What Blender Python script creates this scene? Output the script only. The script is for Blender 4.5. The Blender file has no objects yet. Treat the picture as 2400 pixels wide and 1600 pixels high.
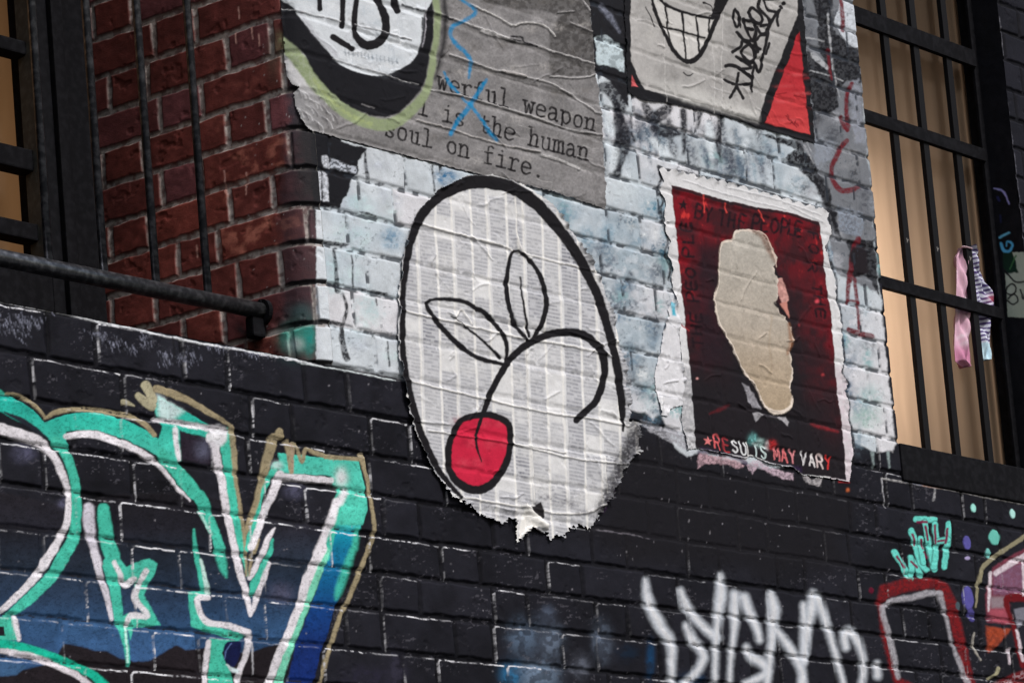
import bpy, bmesh, math
import numpy as np
from mathutils import Vector, Matrix

# ------------------------------------------------------------------ camera
F, PITCH, YAW, ROLL = 6364.0, math.radians(6.16), math.radians(43.0), math.radians(-4.54)
PPX, PPY = 905.0, 2053.0                      # optical axis in the 2400 x 1600 frame (a shifted lens)
_cy, _sy, _cp, _sp = math.cos(YAW), math.sin(YAW), math.cos(PITCH), math.sin(PITCH)
FW = np.array([_sy * _cp, _cy * _cp, _sp])
_r0 = np.array([_cy, -_sy, 0.0]); _u0 = np.cross(_r0, FW)
RT = math.cos(ROLL) * _r0 + math.sin(ROLL) * _u0
UP = -math.sin(ROLL) * _r0 + math.cos(ROLL) * _u0
def ray(px, py):
    px = np.asarray(px, float); py = np.asarray(py, float)
    return FW * F + RT * (px - PPX)[..., None] + UP * (PPY - py)[..., None]
_c = ray(1200.0, 800.0)
CAM = np.array([0, 0, 3.42]) - _c / np.linalg.norm(_c) * 6.1
def at(px, py, Y=0.0):                        # measured pixel -> point on the plane y = Y
    r = ray(px, py); t = (Y - CAM[1]) / r[..., 1]
    return CAM + r * t[..., None]
def proj(P):                                  # world point -> tracing coordinates
    d = P - CAM; z = d @ FW
    return PPX + F * (d @ RT) / z, PPY - F * (d @ UP) / z

scene = bpy.context.scene
cd = bpy.data.cameras.new("camera"); cam = bpy.data.objects.new("camera", cd)
scene.collection.objects.link(cam)
m = Matrix(((RT[0], UP[0], -FW[0], CAM[0]), (RT[1], UP[1], -FW[1], CAM[1]), (RT[2], UP[2], -FW[2], CAM[2]), (0, 0, 0, 1)))
cam.matrix_world = m
cd.sensor_fit = 'HORIZONTAL'; cd.sensor_width = 36.0; cd.lens = F / 2400.0 * 36.0
cd.shift_x = (1200 - PPX) / 2400.0; cd.shift_y = (PPY - 800) / 2400.0
cd.clip_start = 0.05; cd.clip_end = 500
scene.camera = cam

# ------------------------------------------------------------------ light
w = bpy.data.worlds.new("World"); scene.world = w; w.use_nodes = True
nt = w.node_tree; bg = nt.nodes["Background"]
sky = nt.nodes.new("ShaderNodeTexSky"); sky.sky_type = 'NISHITA'; sky.sun_disc = False
SUN_EL, SUN_AZ = math.radians(50), math.radians(177)     # azimuth clockwise from +Y
sky.sun_elevation = SUN_EL; sky.sun_rotation = SUN_AZ
sky.air_density = 1.6; sky.dust_density = 4.0; sky.ozone_density = 1.0
nt.links.new(sky.outputs[0], bg.inputs[0]); bg.inputs[1].default_value = 0.10
sd = bpy.data.lights.new("sun", 'SUN'); sd.energy = 2.4; sd.angle = math.radians(10); sd.color = (1.0, 0.995, 0.985)
so = bpy.data.objects.new("sun", sd); scene.collection.objects.link(so)
_d = Vector((math.sin(SUN_AZ) * math.cos(SUN_EL), math.cos(SUN_AZ) * math.cos(SUN_EL), math.sin(SUN_EL)))
so.rotation_euler = _d.to_track_quat('Z', 'Y').to_euler(); so.location = (0, -8, 9)
vs = scene.view_settings; scene.display_settings.display_device = 'sRGB'
vs.view_transform = 'Standard'; vs.look = 'None'; vs.gamma = 1.0; vs.use_curve_mapping = False
vs.exposure = 0.15
EXPO = 0.99                                   # sunlit value of a white wall: turns measured tones into albedo

# ------------------------------------------------------------------ helpers: noise, colour
def _hash(ix, iy, seed):
    ix = ix.astype(np.uint32); iy = iy.astype(np.uint32)
    h = ix * np.uint32(374761393) + iy * np.uint32(668265263) + np.uint32((seed * 2246822519) & 0xFFFFFFFF)
    h = (h ^ (h >> np.uint32(13))) * np.uint32(1274126177)
    return ((h ^ (h >> np.uint32(16))) & np.uint32(0xFFFFFF)).astype(np.float32) / np.float32(0xFFFFFF)
def vn(x, y, s=0):                            # value noise 0..1
    fx = np.floor(x); fy = np.floor(y); tx = (x - fx).astype(np.float32); ty = (y - fy).astype(np.float32)
    ix = fx.astype(np.int64); iy = fy.astype(np.int64)
    tx = tx * tx * (3 - 2 * tx); ty = ty * ty * (3 - 2 * ty)
    a = _hash(ix, iy, s); b = _hash(ix + 1, iy, s); c = _hash(ix, iy + 1, s); d = _hash(ix + 1, iy + 1, s)
    return (a + (b - a) * tx) * (1 - ty) + (c + (d - c) * tx) * ty
def fbm(x, y, s=0, o=4):
    t = 0; a = 0.5; n = 0
    for k in range(o):
        t = t + a * vn(x, y, s + 17 * k); n += a; a *= 0.5; x = x * 2.03 + 5.2; y = y * 2.03 + 1.3
    return t / n
def ss(a, b, x):
    t = np.clip((x - a) / (b - a), 0, 1); return t * t * (3 - 2 * t)
def lin(c):
    c = np.asarray(c, float) / 255.0
    return np.where(c <= 0.04045, c / 12.92, ((c + 0.055) / 1.055) ** 2.4)
def alb(c):                                   # colour as measured under this light -> base colour
    return np.clip(lin(c) / EXPO - 0.004, 0.006, 0.86)
def Z(ox, oy, k, s):                          # a traced outline "x,y x,y ..." -> frame coordinates
    a = np.array([[float(q) for q in p.split(',')] for p in s.split()])
    return a / k + np.array([ox, oy])
def P(s):
    return Z(0, 0, 1, s)
def smooth(p, n=6, closed=False):
    p = np.asarray(p, float)
    if len(p) < 3: return p
    q = np.vstack([p[-1], p, p[0], p[1]]) if closed else np.vstack([2 * p[0] - p[1], p, 2 * p[-1] - p[-2]])
    out = []
    for i in range(1, len(q) - 2):
        a, b, c, d = q[i - 1], q[i], q[i + 1], q[i + 2]
        for t in np.linspace(0, 1, n, endpoint=False):
            out.append(0.5 * (2 * b + (c - a) * t + (2 * a - 5 * b + 4 * c - d) * t * t + (3 * b - a - 3 * c + d) * t ** 3))
    if not closed: out.append(p[-1])
    return np.array(out)

class Canvas:
    """paint on a real surface: one colour, height and label per vertex"""
    def __init__(s, x, y, base):
        s.rx, s.ry = x.astype(np.float32), y.astype(np.float32)
        s.x = s.rx + 1.6 * (vn(x / 6, y / 6, 901) - .5) + 2.4 * (vn(x / 23, y / 23, 902) - .5)
        s.y = s.ry + 1.6 * (vn(x / 6, y / 6, 903) - .5) + 2.4 * (vn(x / 23, y / 23, 904) - .5)
        s.c = np.tile(np.asarray(base, np.float32), (len(x), 1)); s.lab = np.zeros(len(x), np.int16)
        s.h = np.zeros(len(x), np.float32); s.fresh = np.zeros(len(x), np.float32)
    def sel(s, p, mg):
        a = p.min(0) - mg; b = p.max(0) + mg
        return np.nonzero((s.x > a[0]) & (s.x < b[0]) & (s.y > a[1]) & (s.y < b[1]))[0]
    def _dist(s, idx, p, w=None):
        X = s.x[idx]; Y = s.y[idx]; best = np.full(len(idx), 1e9, np.float32)
        for i in range(len(p) - 1):
            ax, ay = p[i]; dx, dy = p[i + 1] - p[i]; L = dx * dx + dy * dy + 1e-9
            t = np.clip(((X - ax) * dx + (Y - ay) * dy) / L, 0, 1)
            d = np.hypot(X - ax - t * dx, Y - ay - t * dy)
            if w is not None: d = d - 0.5 * (w[i] + (w[i + 1] - w[i]) * t)
            best = np.minimum(best, d)
        return best
    def put(s, idx, cov, col, lab=0, paint=1):
        cov = cov.astype(np.float32)[:, None]; col = np.asarray(col, np.float32)
        s.c[idx] = s.c[idx] * (1 - cov) + col * cov
        if lab: k = idx[cov[:, 0] > .5]; s.lab[k] = lab
        if paint: s.fresh[idx] = np.maximum(s.fresh[idx], cov[:, 0])
    def stroke(s, p, wd, col, soft=1.6, a=1.0, lab=0, sm=True, dry=0.0, ridge=0.0, seed=5, end=False):
        p = np.asarray(p, float); wd = np.asarray(wd, float) * np.ones(len(p))
        if sm and len(p) > 2:
            q = smooth(np.column_stack([p, wd]), 5); p, wd = q[:, :2], np.maximum(q[:, 2], .3)
        idx = s.sel(p, wd.max() / 2 + soft + 2)
        if not len(idx): return
        d = s._dist(idx, p, wd); cov = a * ss(soft, -soft, d)
        if dry:                                # dry brush / overspray break-up
            n = fbm(s.rx[idx] / 5, s.ry[idx] / 5, seed, 3); cov = cov * (1 - dry * ss(.42, .6, n))
        if ridge: s.h[idx] += ridge * np.exp(-np.maximum(d + wd.mean() / 2, 0) ** 2 / (wd.mean() ** 2)).astype(np.float32)
        if col is not None: s.put(idx, cov, alb(col), lab)
    def inside(s, idx, p):
        X = s.x[idx]; Y = s.y[idx]; r = np.zeros(len(idx), bool); j = len(p) - 1
        for i in range(len(p)):
            xi, yi = p[i]; xj, yj = p[j]
            if yi != yj:
                k = (yi > Y) != (yj > Y); r ^= k & (X < (xj - xi) * (Y - yi) / (yj - yi) + xi)
            j = i
        return r
    def sd(s, idx, p):
        q = np.vstack([p, p[:1]]); d = s._dist(idx, q); r = s.inside(idx, p)
        return np.where(r, -d, d)
    def fill(s, p, col, soft=1.6, a=1.0, lab=0, sm=False, dry=0.0, sc=6, seed=9, edge=0.0, grad=None):
        p = np.asarray(p, float)
        if sm: p = smooth(p, 5, True)
        idx = s.sel(p, soft + edge + 2)
        if not len(idx): return
        d = s.sd(idx, p)
        if edge: d = d + edge * (fbm(s.rx[idx] / 14, s.ry[idx] / 14, seed + 3, 4) - .5) * 2
        cov = a * ss(soft, -soft, d)
        if dry: cov = cov * (1 - dry * ss(.4, .6, fbm(s.rx[idx] / sc, s.ry[idx] / sc, seed, 4)))
        if grad is None: c = alb(col)
        else:                                  # one pigment fading into another down the piece
            ys = [g[0] for g in grad]; c = np.stack([np.interp(s.ry[idx], ys, [alb(g[1])[k] for g in grad]) for k in range(3)], 1)
        s.put(idx, cov, c, lab)
    def blob(s, x, y, rx, ry, col, a=1.0, dry=0.0, sc=8, seed=3, lean=0.0, lab=0):
        p = np.array([[x - rx * 2.2, y - ry * 2.2], [x + rx * 2.2, y + ry * 2.2]]); idx = s.sel(p, 2)
        if not len(idx): return
        dx = s.x[idx] - x - lean * (s.y[idx] - y); dy = s.y[idx] - y
        cov = a * np.exp(-((dx / rx) ** 2 + (dy / ry) ** 2) ** 1.3)
        if dry: cov = cov * (1 - dry * ss(.38, .6, fbm(s.rx[idx] / sc, s.ry[idx] / sc, seed, 4)))
        s.put(idx, cov, alb(col), lab)

# ------------------------------------------------------------------ helpers: objects, materials
def tag(o, label=None, cat=None, group=None, kind=None):
    for k, v in (("label", label), ("category", cat), ("group", group), ("kind", kind)):
        if v: o[k] = v
    return o
def empty(name, loc=(0, 0, 0)):
    o = bpy.data.objects.new(name, None); scene.collection.objects.link(o); o.location = loc
    o.empty_display_size = .1; return o
def link(name, me, mat, parent=None):
    o = bpy.data.objects.new(name, me); scene.collection.objects.link(o)
    if mat: me.materials.append(mat)
    if parent: o.parent = parent; o.matrix_parent_inverse = Matrix.Translation(-parent.location)
    return o
def grid_mesh(name, pos, keep, nu, col, mat, parent=None):
    """quads kept by the boolean array, from a (rows x nu) lattice of points"""
    r, c = np.nonzero(keep)
    a = r * nu + c; q = np.stack([a, a + 1, a + nu + 1, a + nu], 1).ravel()
    used = np.zeros(len(pos), bool); used[q] = True
    new = np.cumsum(used) - 1; q = new[q].astype(np.int32); v = pos[used].astype(np.float32); n = len(q) // 4
    me = bpy.data.meshes.new(name)
    me.vertices.add(len(v)); me.vertices.foreach_set("co", v.ravel())
    me.loops.add(len(q)); me.loops.foreach_set("vertex_index", q)
    me.polygons.add(n); me.polygons.foreach_set("loop_start", np.arange(0, 4 * n, 4, dtype=np.int32))
    me.polygons.foreach_set("use_smooth", np.ones(n, bool))
    me.update(calc_edges=True)
    at_ = me.color_attributes.new("Paint", 'FLOAT_COLOR', 'POINT')
    at_.data.foreach_set("color", np.column_stack([col[used], np.ones(len(v))]).astype(np.float32).ravel())
    return link(name, me, mat, parent)

def painted(name, rough=.62, spec=.25, bump=.25, scale=420, vary=.18):
    """pigment stored on the surface, broken up by procedural grain, roughness and bump"""
    M = bpy.data.materials.new(name); M.use_nodes = True; t = M.node_tree; N = t.nodes; L = t.links
    b = N["Principled BSDF"]; a = N.new("ShaderNodeVertexColor"); a.layer_name = "Paint"
    tc = N.new("ShaderNodeTexCoord")
    n1 = N.new("ShaderNodeTexNoise"); n1.inputs["Scale"].default_value = scale; n1.inputs["Detail"].default_value = 4
    n2 = N.new("ShaderNodeTexNoise"); n2.inputs["Scale"].default_value = 45; n2.inputs["Detail"].default_value = 6
    L.new(tc.outputs["Object"], n1.inputs["Vector"]); L.new(tc.outputs["Object"], n2.inputs["Vector"])
    mx = N.new("ShaderNodeMath"); mx.operation = 'ADD'; L.new(n1.outputs[0], mx.inputs[0]); L.new(n2.outputs[0], mx.inputs[1])
    mr = N.new("ShaderNodeMapRange"); mr.inputs[1].default_value = .6; mr.inputs[2].default_value = 1.4
    mr.inputs[3].default_value = 1 - vary; mr.inputs[4].default_value = 1 + vary; L.new(mx.outputs[0], mr.inputs[0])
    ml = N.new("ShaderNodeVectorMath"); ml.operation = 'SCALE'; L.new(a.outputs[0], ml.inputs[0]); L.new(mr.outputs[0], ml.inputs["Scale"])
    L.new(ml.outputs[0], b.inputs["Base Color"])
    rr = N.new("ShaderNodeMapRange"); rr.inputs[3].default_value = rough - .1; rr.inputs[4].default_value = rough + .12
    L.new(n2.outputs[0], rr.inputs[0]); L.new(rr.outputs[0], b.inputs["Roughness"])
    b.inputs["Specular IOR Level"].default_value = spec
    bp = N.new("ShaderNodeBump"); bp.inputs["Strength"].default_value = bump; bp.inputs["Distance"].default_value = .002
    L.new(mx.outputs[0], bp.inputs["Height"]); L.new(bp.outputs[0], b.inputs["Normal"])
    return M
def plain(name, c, rough=.5, metal=0.0, spec=.35, scale=60, vary=.35, c2=None, lo=.45, hi=.65, bump=.2):
    M = bpy.data.materials.new(name); M.use_nodes = True; t = M.node_tree; N = t.nodes; L = t.links
    b = N["Principled BSDF"]; tc = N.new("ShaderNodeTexCoord"); n = N.new("ShaderNodeTexNoise")
    n.inputs["Scale"].default_value = scale; n.inputs["Detail"].default_value = 7; L.new(tc.outputs["Object"], n.inputs["Vector"])
    r = N.new("ShaderNodeValToRGB"); c = np.asarray(c, float)
    r.color_ramp.elements[0].position = lo; r.color_ramp.elements[1].position = hi
    r.color_ramp.elements[0].color = (*np.clip(c * (1 - vary * .5), 0, 1), 1)
    r.color_ramp.elements[1].color = (*(np.clip(c * (1 + vary), 0, 1) if c2 is None else c2), 1)
    L.new(n.outputs[0], r.inputs[0]); L.new(r.outputs[0], b.inputs["Base Color"])
    b.inputs["Roughness"].default_value = rough; b.inputs["Metallic"].default_value = metal; b.inputs["Specular IOR Level"].default_value = spec
    bp = N.new("ShaderNodeBump"); bp.inputs["Strength"].default_value = bump; bp.inputs["Distance"].default_value = .002
    L.new(n.outputs[0], bp.inputs["Height"]); L.new(bp.outputs[0], b.inputs["Normal"])
    return M
def box(bm, x0, x1, y0, y1, z0, z1, bev=0.0):
    r = bmesh.ops.create_cube(bm, size=1.0); v = r['verts']
    for q in v: q.co = Vector(((x0 + x1) / 2 + q.co.x * (x1 - x0), (y0 + y1) / 2 + q.co.y * (y1 - y0), (z0 + z1) / 2 + q.co.z * (z1 - z0)))
    if bev:
        e = list({e for q in v for e in q.link_edges}); bmesh.ops.bevel(bm, geom=e, offset=bev, segments=2, affect='EDGES', profile=.6)
def tube(bm, a, b, r, n=14):
    a = Vector(a); b = Vector(b); d = b - a
    M = Matrix.Translation((a + b) / 2) @ d.to_track_quat('Z', 'Y').to_matrix().to_4x4()
    bmesh.ops.create_cone(bm, cap_ends=True, segments=n, radius1=r, radius2=r, depth=d.length, matrix=M)
def bmobj(name, bm, mat, parent=None, sm=False):
    me = bpy.data.meshes.new(name); bm.to_mesh(me); bm.free()
    if sm:
        for p in me.polygons: p.use_smooth = len(p.vertices) == 4
    return link(name, me, mat, parent)
# ------------------------------------------------------------------ the brick wall: bond, relief, bullnose corner, splayed reveal
UT, BR, ANG = -0.54, 0.06, math.radians(74)   # tangent line of the bullnose, its radius, the splay
UO, SILL, SILR = 1.392, 3.288, 3.366          # edge of the right opening, sill levels
UPIER, VTOP = 2.062, 4.98
JOINTS = np.array([2.612, 2.6935, 2.778, 2.858, 2.939, 3.0235, 3.108, 3.195, 3.288, 3.3735, 3.4585, 3.546, 3.6265, 3.7075, 3.791, 3.872, 3.9535])
JOINTS = np.concatenate([2.612 - .0836 * np.arange(40, 0, -1), JOINTS, 3.9535 + .0836 * np.arange(1, 50)])
def bricks(sx, v, seed=1):
    """bond at wall position (sx, v): distance to bed and perp joints, brick number, offset from the bed below/above"""
    sx = sx + .006 * (fbm(sx * 9, v * 9, 71, 3) - .5); v = v + .005 * (fbm(sx * 7, v * 7, 72, 3) - .5) + .0025 * (vn(sx * 60, v * 60, 73) - .5)
    k = np.clip(np.searchsorted(JOINTS, v) - 1, 0, len(JOINTS) - 2)
    lo = JOINTS[k]; hi = JOINTS[k + 1]; below = v - lo; above = hi - v
    per = .322; x = sx + (k % 2) * .161 + (_hash(k, k * 0 + 3, 5) - .5) * .05 + 50 * per
    n = np.floor(x / per); f = x - n * per
    j1 = .2145 + (_hash(n.astype(np.int64), k, 8) - .5) * .016
    second = f > j1
    dp = np.where(second, np.minimum(f - j1, per - f), np.minimum(f, j1 - f))
    fl = np.where(second, f - j1, f)          # distance from the joint on its left
    bid = _hash((n * 2 + second).astype(np.int64), k, seed)
    return below, above, dp, fl, bid
def relief(sx, v, depth=.0048, half=.0040, soft=.0050):
    below, above, dp, fl, bid = bricks(sx, v)
    d = np.minimum(np.minimum(below, above), dp)
    half = half * (.55 + .9 * fbm(sx * 34, v * 34, 74, 2))
    j = 1 - ss(half - .002, half + soft, d)
    h = -depth * j * (.75 + .5 * fbm(sx * 80, v * 80, 31, 2))
    h = h + (bid - .5) * .0022 + .0012 * (fbm(sx * 55, v * 55, 33, 4) - .5) + .004 * (fbm(sx * 6, v * 6, 34, 2) - .5)
    h = h - .0025 * ss(.66, .8, fbm(sx * 38, v * 38, 35, 3)) * (1 - j) * .6
    return h.astype(np.float32), j.astype(np.float32), below, above, dp, fl, bid
def surf(s, v, h):
    """s measured along the wall face; left of UT it turns round the bullnose into the reveal"""
    t = np.maximum(UT - s, 0) / BR; th = np.minimum(t, ANG); e = np.maximum(t - ANG, 0) * BR
    x = np.where(s >= UT, s, UT - BR * np.sin(th) - e * math.cos(ANG)); y = BR - BR * np.cos(th) + e * math.sin(ANG)
    nx = -np.sin(th); ny = -np.cos(th)
    return np.stack([x + nx * h, y + ny * h, v], -1)

TEAL, WHITE, KHAKI, BLACK, NAVY = (70, 184, 162), (216, 212, 220), (150, 138, 112), (32, 32, 38), (52, 78, 112)
L_TEAL, L_WHITE, L_SMALL, L_RED, L_PINK, L_DRIP, L_SILL = 1, 2, 3, 4, 5, 6, 7

def axis(lo, hi, a0, step, out_lo, out_hi):
    n0 = math.ceil((a0 - lo) / step); n1 = math.ceil((hi - a0) / step)
    f = a0 + step * np.arange(-n0, n1 + 1)
    left = f[0] - np.cumsum(np.minimum(step * 1.25 ** np.arange(1, 60), .03)); right = f[-1] + np.cumsum(np.minimum(step * 1.25 ** np.arange(1, 60), .03))
    return np.concatenate([left[left > out_lo][::-1], f, right[right < out_hi]])
DU = (UO - UT) / 743.0
US = axis(-1.52, 2.33, UT, DU, -2.6, 3.2); VS = axis(2.52, 4.80, SILL, .0019, 1.6, 5.6)
UU, VV = np.meshgrid(US, VS); uu = UU.ravel(); vv = VV.ravel(); NU = len(US)
hw, jw, bel, abv, dpj, flj, bid = relief(uu, vv)
flat = np.stack([uu, 0 * uu, vv], -1); px, py = proj(flat)
W = Canvas(px, py, alb(BLACK))
nz = fbm(px / 30, py / 30, 41, 4); nz2 = fbm(px / 7, py / 7, 42, 3); nz3 = fbm(px / 90, py / 60, 43, 4)
W.c *= (0.85 + .5 * nz)[:, None]

W.c *= ((1 - .42 * jw) * (.84 + .34 * bid))[:, None]
# -- weathered white paint of the upper wall
UPW = P("742,300 744,480 742,560 744,640 750,700 752,760 764,820 768,851 815,862 870,872 930,881 985,905 1080,930 1220,940 1350,955 1480,962 1512,966 1530,985 1546,972 "
        "1560,1000 1575,1040 1610,1070 1640,1062 1800,1100 1900,1080 1945,1030 1990,1032 2010,1042 2040,1056 2092,1058 2100,1040 2088,940 2070,760 2060,660 2030,300 2012,90 2004,-60 1700,-60 742,-60")
idx = W.sel(UPW, 20); d = W.sd(idx, UPW); cov = ss(3.5, -3.5, d + 9 * (fbm(px[idx] / 16, py[idx] / 16, 44, 4) - .5) * ss(760, 960, px[idx]))
bt = bid[idx]; base = alb((192, 199, 207)) * np.ones((len(idx), 1))
base = base + (alb((180, 190, 200)) - base) * ss(.42, .72, nz3[idx])[:, None]
base = base + (alb((206, 206, 213)) - base) * ss(.55, .8, bt)[:, None]
base *= (.82 + .3 * nz[idx])[:, None]
W.put(idx, cov, base, 0)
white_zone = np.zeros(len(uu), np.float32); white_zone[idx] = cov
rs = np.random.RandomState(7)
# blue-grey stains left by the layers underneath, brick sized smears
for k in range(210):
    x = rs.uniform(1180, 2080); y = rs.uniform(300, 1000) + (x - 1500) * .1
    if x < 1400 and y > 560: continue
    tone = [(96, 124, 146), (120, 140, 156), (66, 92, 116), (150, 165, 176), (92, 94, 106), (130, 168, 172)][rs.randint(6)]
    W.blob(x, y, rs.uniform(10, 34), rs.uniform(12, 38), tone, rs.uniform(.4, .95), dry=.8, sc=rs.uniform(4, 11), seed=k, lean=.12)
for k in range(26):
    W.blob(rs.uniform(775, 940), rs.uniform(380, 850), rs.uniform(12, 34), rs.uniform(10, 30), [(168, 198, 204), (178, 184, 198), (190, 212, 214)][k % 3], .5, dry=.7, sc=9, seed=300 + k)
for x, y, rx, ry, c, a in ((918, 560, 24, 26, (96, 132, 160), .9), (1045, 415, 26, 20, (52, 104, 144), 1), (1535, 486, 32, 22, (86, 130, 152), 1), (1462, 672, 22, 18, (60, 104, 134), .9),
        (1452, 742, 18, 12, (70, 104, 134), .9), (1530, 790, 14, 45, (88, 112, 136), .8), (1476, 815, 12, 10, (60, 98, 116), .8), (1540, 640, 20, 34, (62, 70, 84), .8), (1553, 585, 14, 26, (40, 82, 104), 1),
        (1560, 545, 14, 16, (92, 130, 148), .9), (1400, 585, 26, 22, (70, 76, 92), .7), (1425, 545, 18, 24, (108, 144, 166), .8), (1375, 560, 18, 30, (92, 128, 150), .7), (1510, 920, 12, 14, (60, 104, 116), .8),
        (1985, 915, 12, 34, (56, 84, 112), 1), (1975, 800, 8, 20, (60, 100, 130), 1), (1955, 600, 16, 40, (70, 108, 136), .9), (1965, 735, 9, 22, (54, 88, 112), .9), (2030, 980, 34, 26, (150, 176, 172), .9), (2040, 930, 30, 30, (150, 178, 180), .7),
        (1290, 470, 60, 20, (150, 176, 190), .6), (1330, 500, 30, 26, (84, 124, 150), .6), (1600, 700, 12, 60, (190, 196, 204), .5), (1255, 480, 30, 14, (186, 216, 214), .8), (1480, 445, 60, 36, (196, 206, 214), .7)):
    W.blob(x, y, rx, ry, c, a, dry=.55, sc=7, seed=int(x))
for x, y, rx, ry, c, a in ((1470, 620, 60, 90, (126, 146, 160), .65), (1500, 800, 50, 110, (140, 154, 166), .6), (1440, 520, 60, 40, (134, 150, 164), .55), (1600, 330, 120, 40, (146, 156, 168), .55), (1760, 350, 60, 30, (158, 168, 176), .5), (1530, 430, 50, 50, (160, 170, 180), .5), (1990, 760, 40, 90, (134, 148, 160), .6), (1300, 450, 70, 26, (150, 166, 176), .5), (1480, 900, 40, 40, (120, 134, 146), .6)):
    W.blob(x, y, rx, ry, c, a, dry=.6, sc=16, seed=int(x * 3 + y))
for k in range(70):
    x = rs.uniform(1385, 1575); y = rs.uniform(470, 950); W.blob(x, y, rs.uniform(4, 14), rs.uniform(5, 18), [(70, 78, 90), (54, 84, 106), (96, 104, 116), (210, 214, 218), (60, 62, 70)][k % 5], rs.uniform(.4, .9), dry=.8, sc=5, seed=900 + k)
# dark wash and drips below the grinning poster
for k in range(60):
    x = rs.uniform(1395, 1830); y = 232 + (x - 1395) * .2 + rs.uniform(0, 80)
    L = rs.uniform(20, 95); W.stroke([(x, y), (x + L * .08, y + L * .5), (x + L * .12, y + L)], [rs.uniform(6, 22), rs.uniform(8, 18), 3], [(40, 42, 50), (62, 76, 94), (90, 108, 124), (52, 56, 70), (130, 150, 164)][rs.randint(5)], soft=7, a=rs.uniform(.4, .85), dry=.6, seed=k)
for p, wd in (("1412,205 1440,215 1452,250 1446,300 1452,345", "22 40 30 22 10"), ("1440,240 1465,330 1450,400", "12 26 6"), ("1510,246 1530,275 1560,260 1568,245", "14 30 26 14"), ("1535,300 1560,308 1590,312", "20 30 16"), ("1600,262 1604,330 1602,360", "16 12 6"), ("1690,275 1684,330 1690,380", "18 14 4"), ("1446,330 1446,400 1452,410", "14 20 10"), ("1640,268 1636,300", "14 4"), ("1480,300 1478,275 1490,268 1505,275", "4 6 6 4"), ("1478,312 1486,330", "6 10")):
    W.stroke(P(p), [float(q) for q in wd.split()], (36, 36, 42), soft=4, a=.96, dry=.25, seed=11)
for p in ("1420,255 1428,300 1434,318", "1424,332 1440,360 1436,395", "1660,290 1664,330 1668,370", "1530,330 1560,360 1580,385", "1750,330 1740,360"):
    W.stroke(P(p), [16, 22, 10][:len(P(p))] if len(P(p)) == 3 else 14, (206, 214, 222), soft=6, a=.9, dry=.3, seed=21)
# black top corner between the two papers, grey spray through it
W.fill(P("1380,-60 1470,-60 1472,250 1430,190 1392,170 1386,82 1376,0"), (36, 36, 40), soft=3, edge=5)
W.fill(P("1394,88 1420,84 1452,104 1462,124 1462,170 1400,150"), (186, 200, 208), soft=2, edge=4, dry=.4, sc=9)
W.stroke(P("1408,14 1430,40 1452,76"), [10, 15, 5], (120, 124, 140), soft=4, a=.8, dry=.5)
# right-hand edge: black and grey layers
W.fill(P("1874,-60 2006,-60 2024,240 2040,420 2052,560 2060,690 1960,640 1934,500 1900,380 1850,318 1700,272 1690,240 1880,240"), (112, 115, 122), soft=4, edge=8)
for k in range(46):
    x = rs.uniform(1885, 2050); y = rs.uniform(0, 620)
    W.blob(x, y, rs.uniform(8, 24), rs.uniform(8, 30), [(44, 44, 50), (76, 78, 86), (140, 146, 156), (58, 62, 70), (158, 160, 168)][rs.randint(5)], .75, dry=.75, sc=6, seed=500 + k)
for s_ in ("1880,-60 1945,-60 1952,30 1955,70 1990,108 2014,118 2020,200 1985,190 1965,205 1962,250 1950,262 1905,262 1890,190 1893,120 1930,150 1915,105 1918,60 1905,10",
           "1790,316 1868,330 1884,350 1905,376 1940,440 1960,520 1972,560 1950,520 1930,470 1905,430 1880,400 1840,372 1862,350", "1944,490 1962,500 1958,545 1948,520", "1985,560 2050,560 2062,700 2030,640 1995,640"):
    W.fill(P(s_), (34, 34, 38), soft=3, edge=6, dry=.2, sc=5)
W.fill(P("1955,50 1968,20 1972,-60 2004,-60 2012,112 1990,106 1978,92 1966,75"), (196, 202, 212), soft=2, edge=4, dry=.25, sc=8)
for p, wd in (("1940,32 1944,92 1946,112 1956,180 1968,228", "4 5 4 3 3"), ("1885,88 1930,98", "3 4"), ("1894,165 1936,176 1975,190", "3 3 2"), ("1905,130 1938,160", "14 10"), ("1884,100 1888,130", "8 5"), ("1884,340 1908,384", "3 3"), ("1890,336 1900,355", "3 2")):
    W.stroke(P(p), [float(q) for q in wd.split()], (176, 178, 184), soft=2, a=.85, dry=.5, seed=8)
W.fill(P("1990,190 2012,188 2024,280 2030,340 2005,335 1995,270"), (134, 138, 150), soft=4, edge=5, dry=.5)
W.fill(P("1905,322 1962,335 1950,372 1915,385"), (132, 138, 150), soft=4, edge=4, dry=.4)
W.fill(P("1955,355 2000,345 2025,360 2020,400 1960,398"), (124, 126, 132), soft=6, edge=6, dry=.5)
W.fill(P("1962,482 2022,498 2028,520 2016,558 1968,540"), (126, 134, 148), soft=3, edge=4, dry=.6, sc=4)
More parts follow.
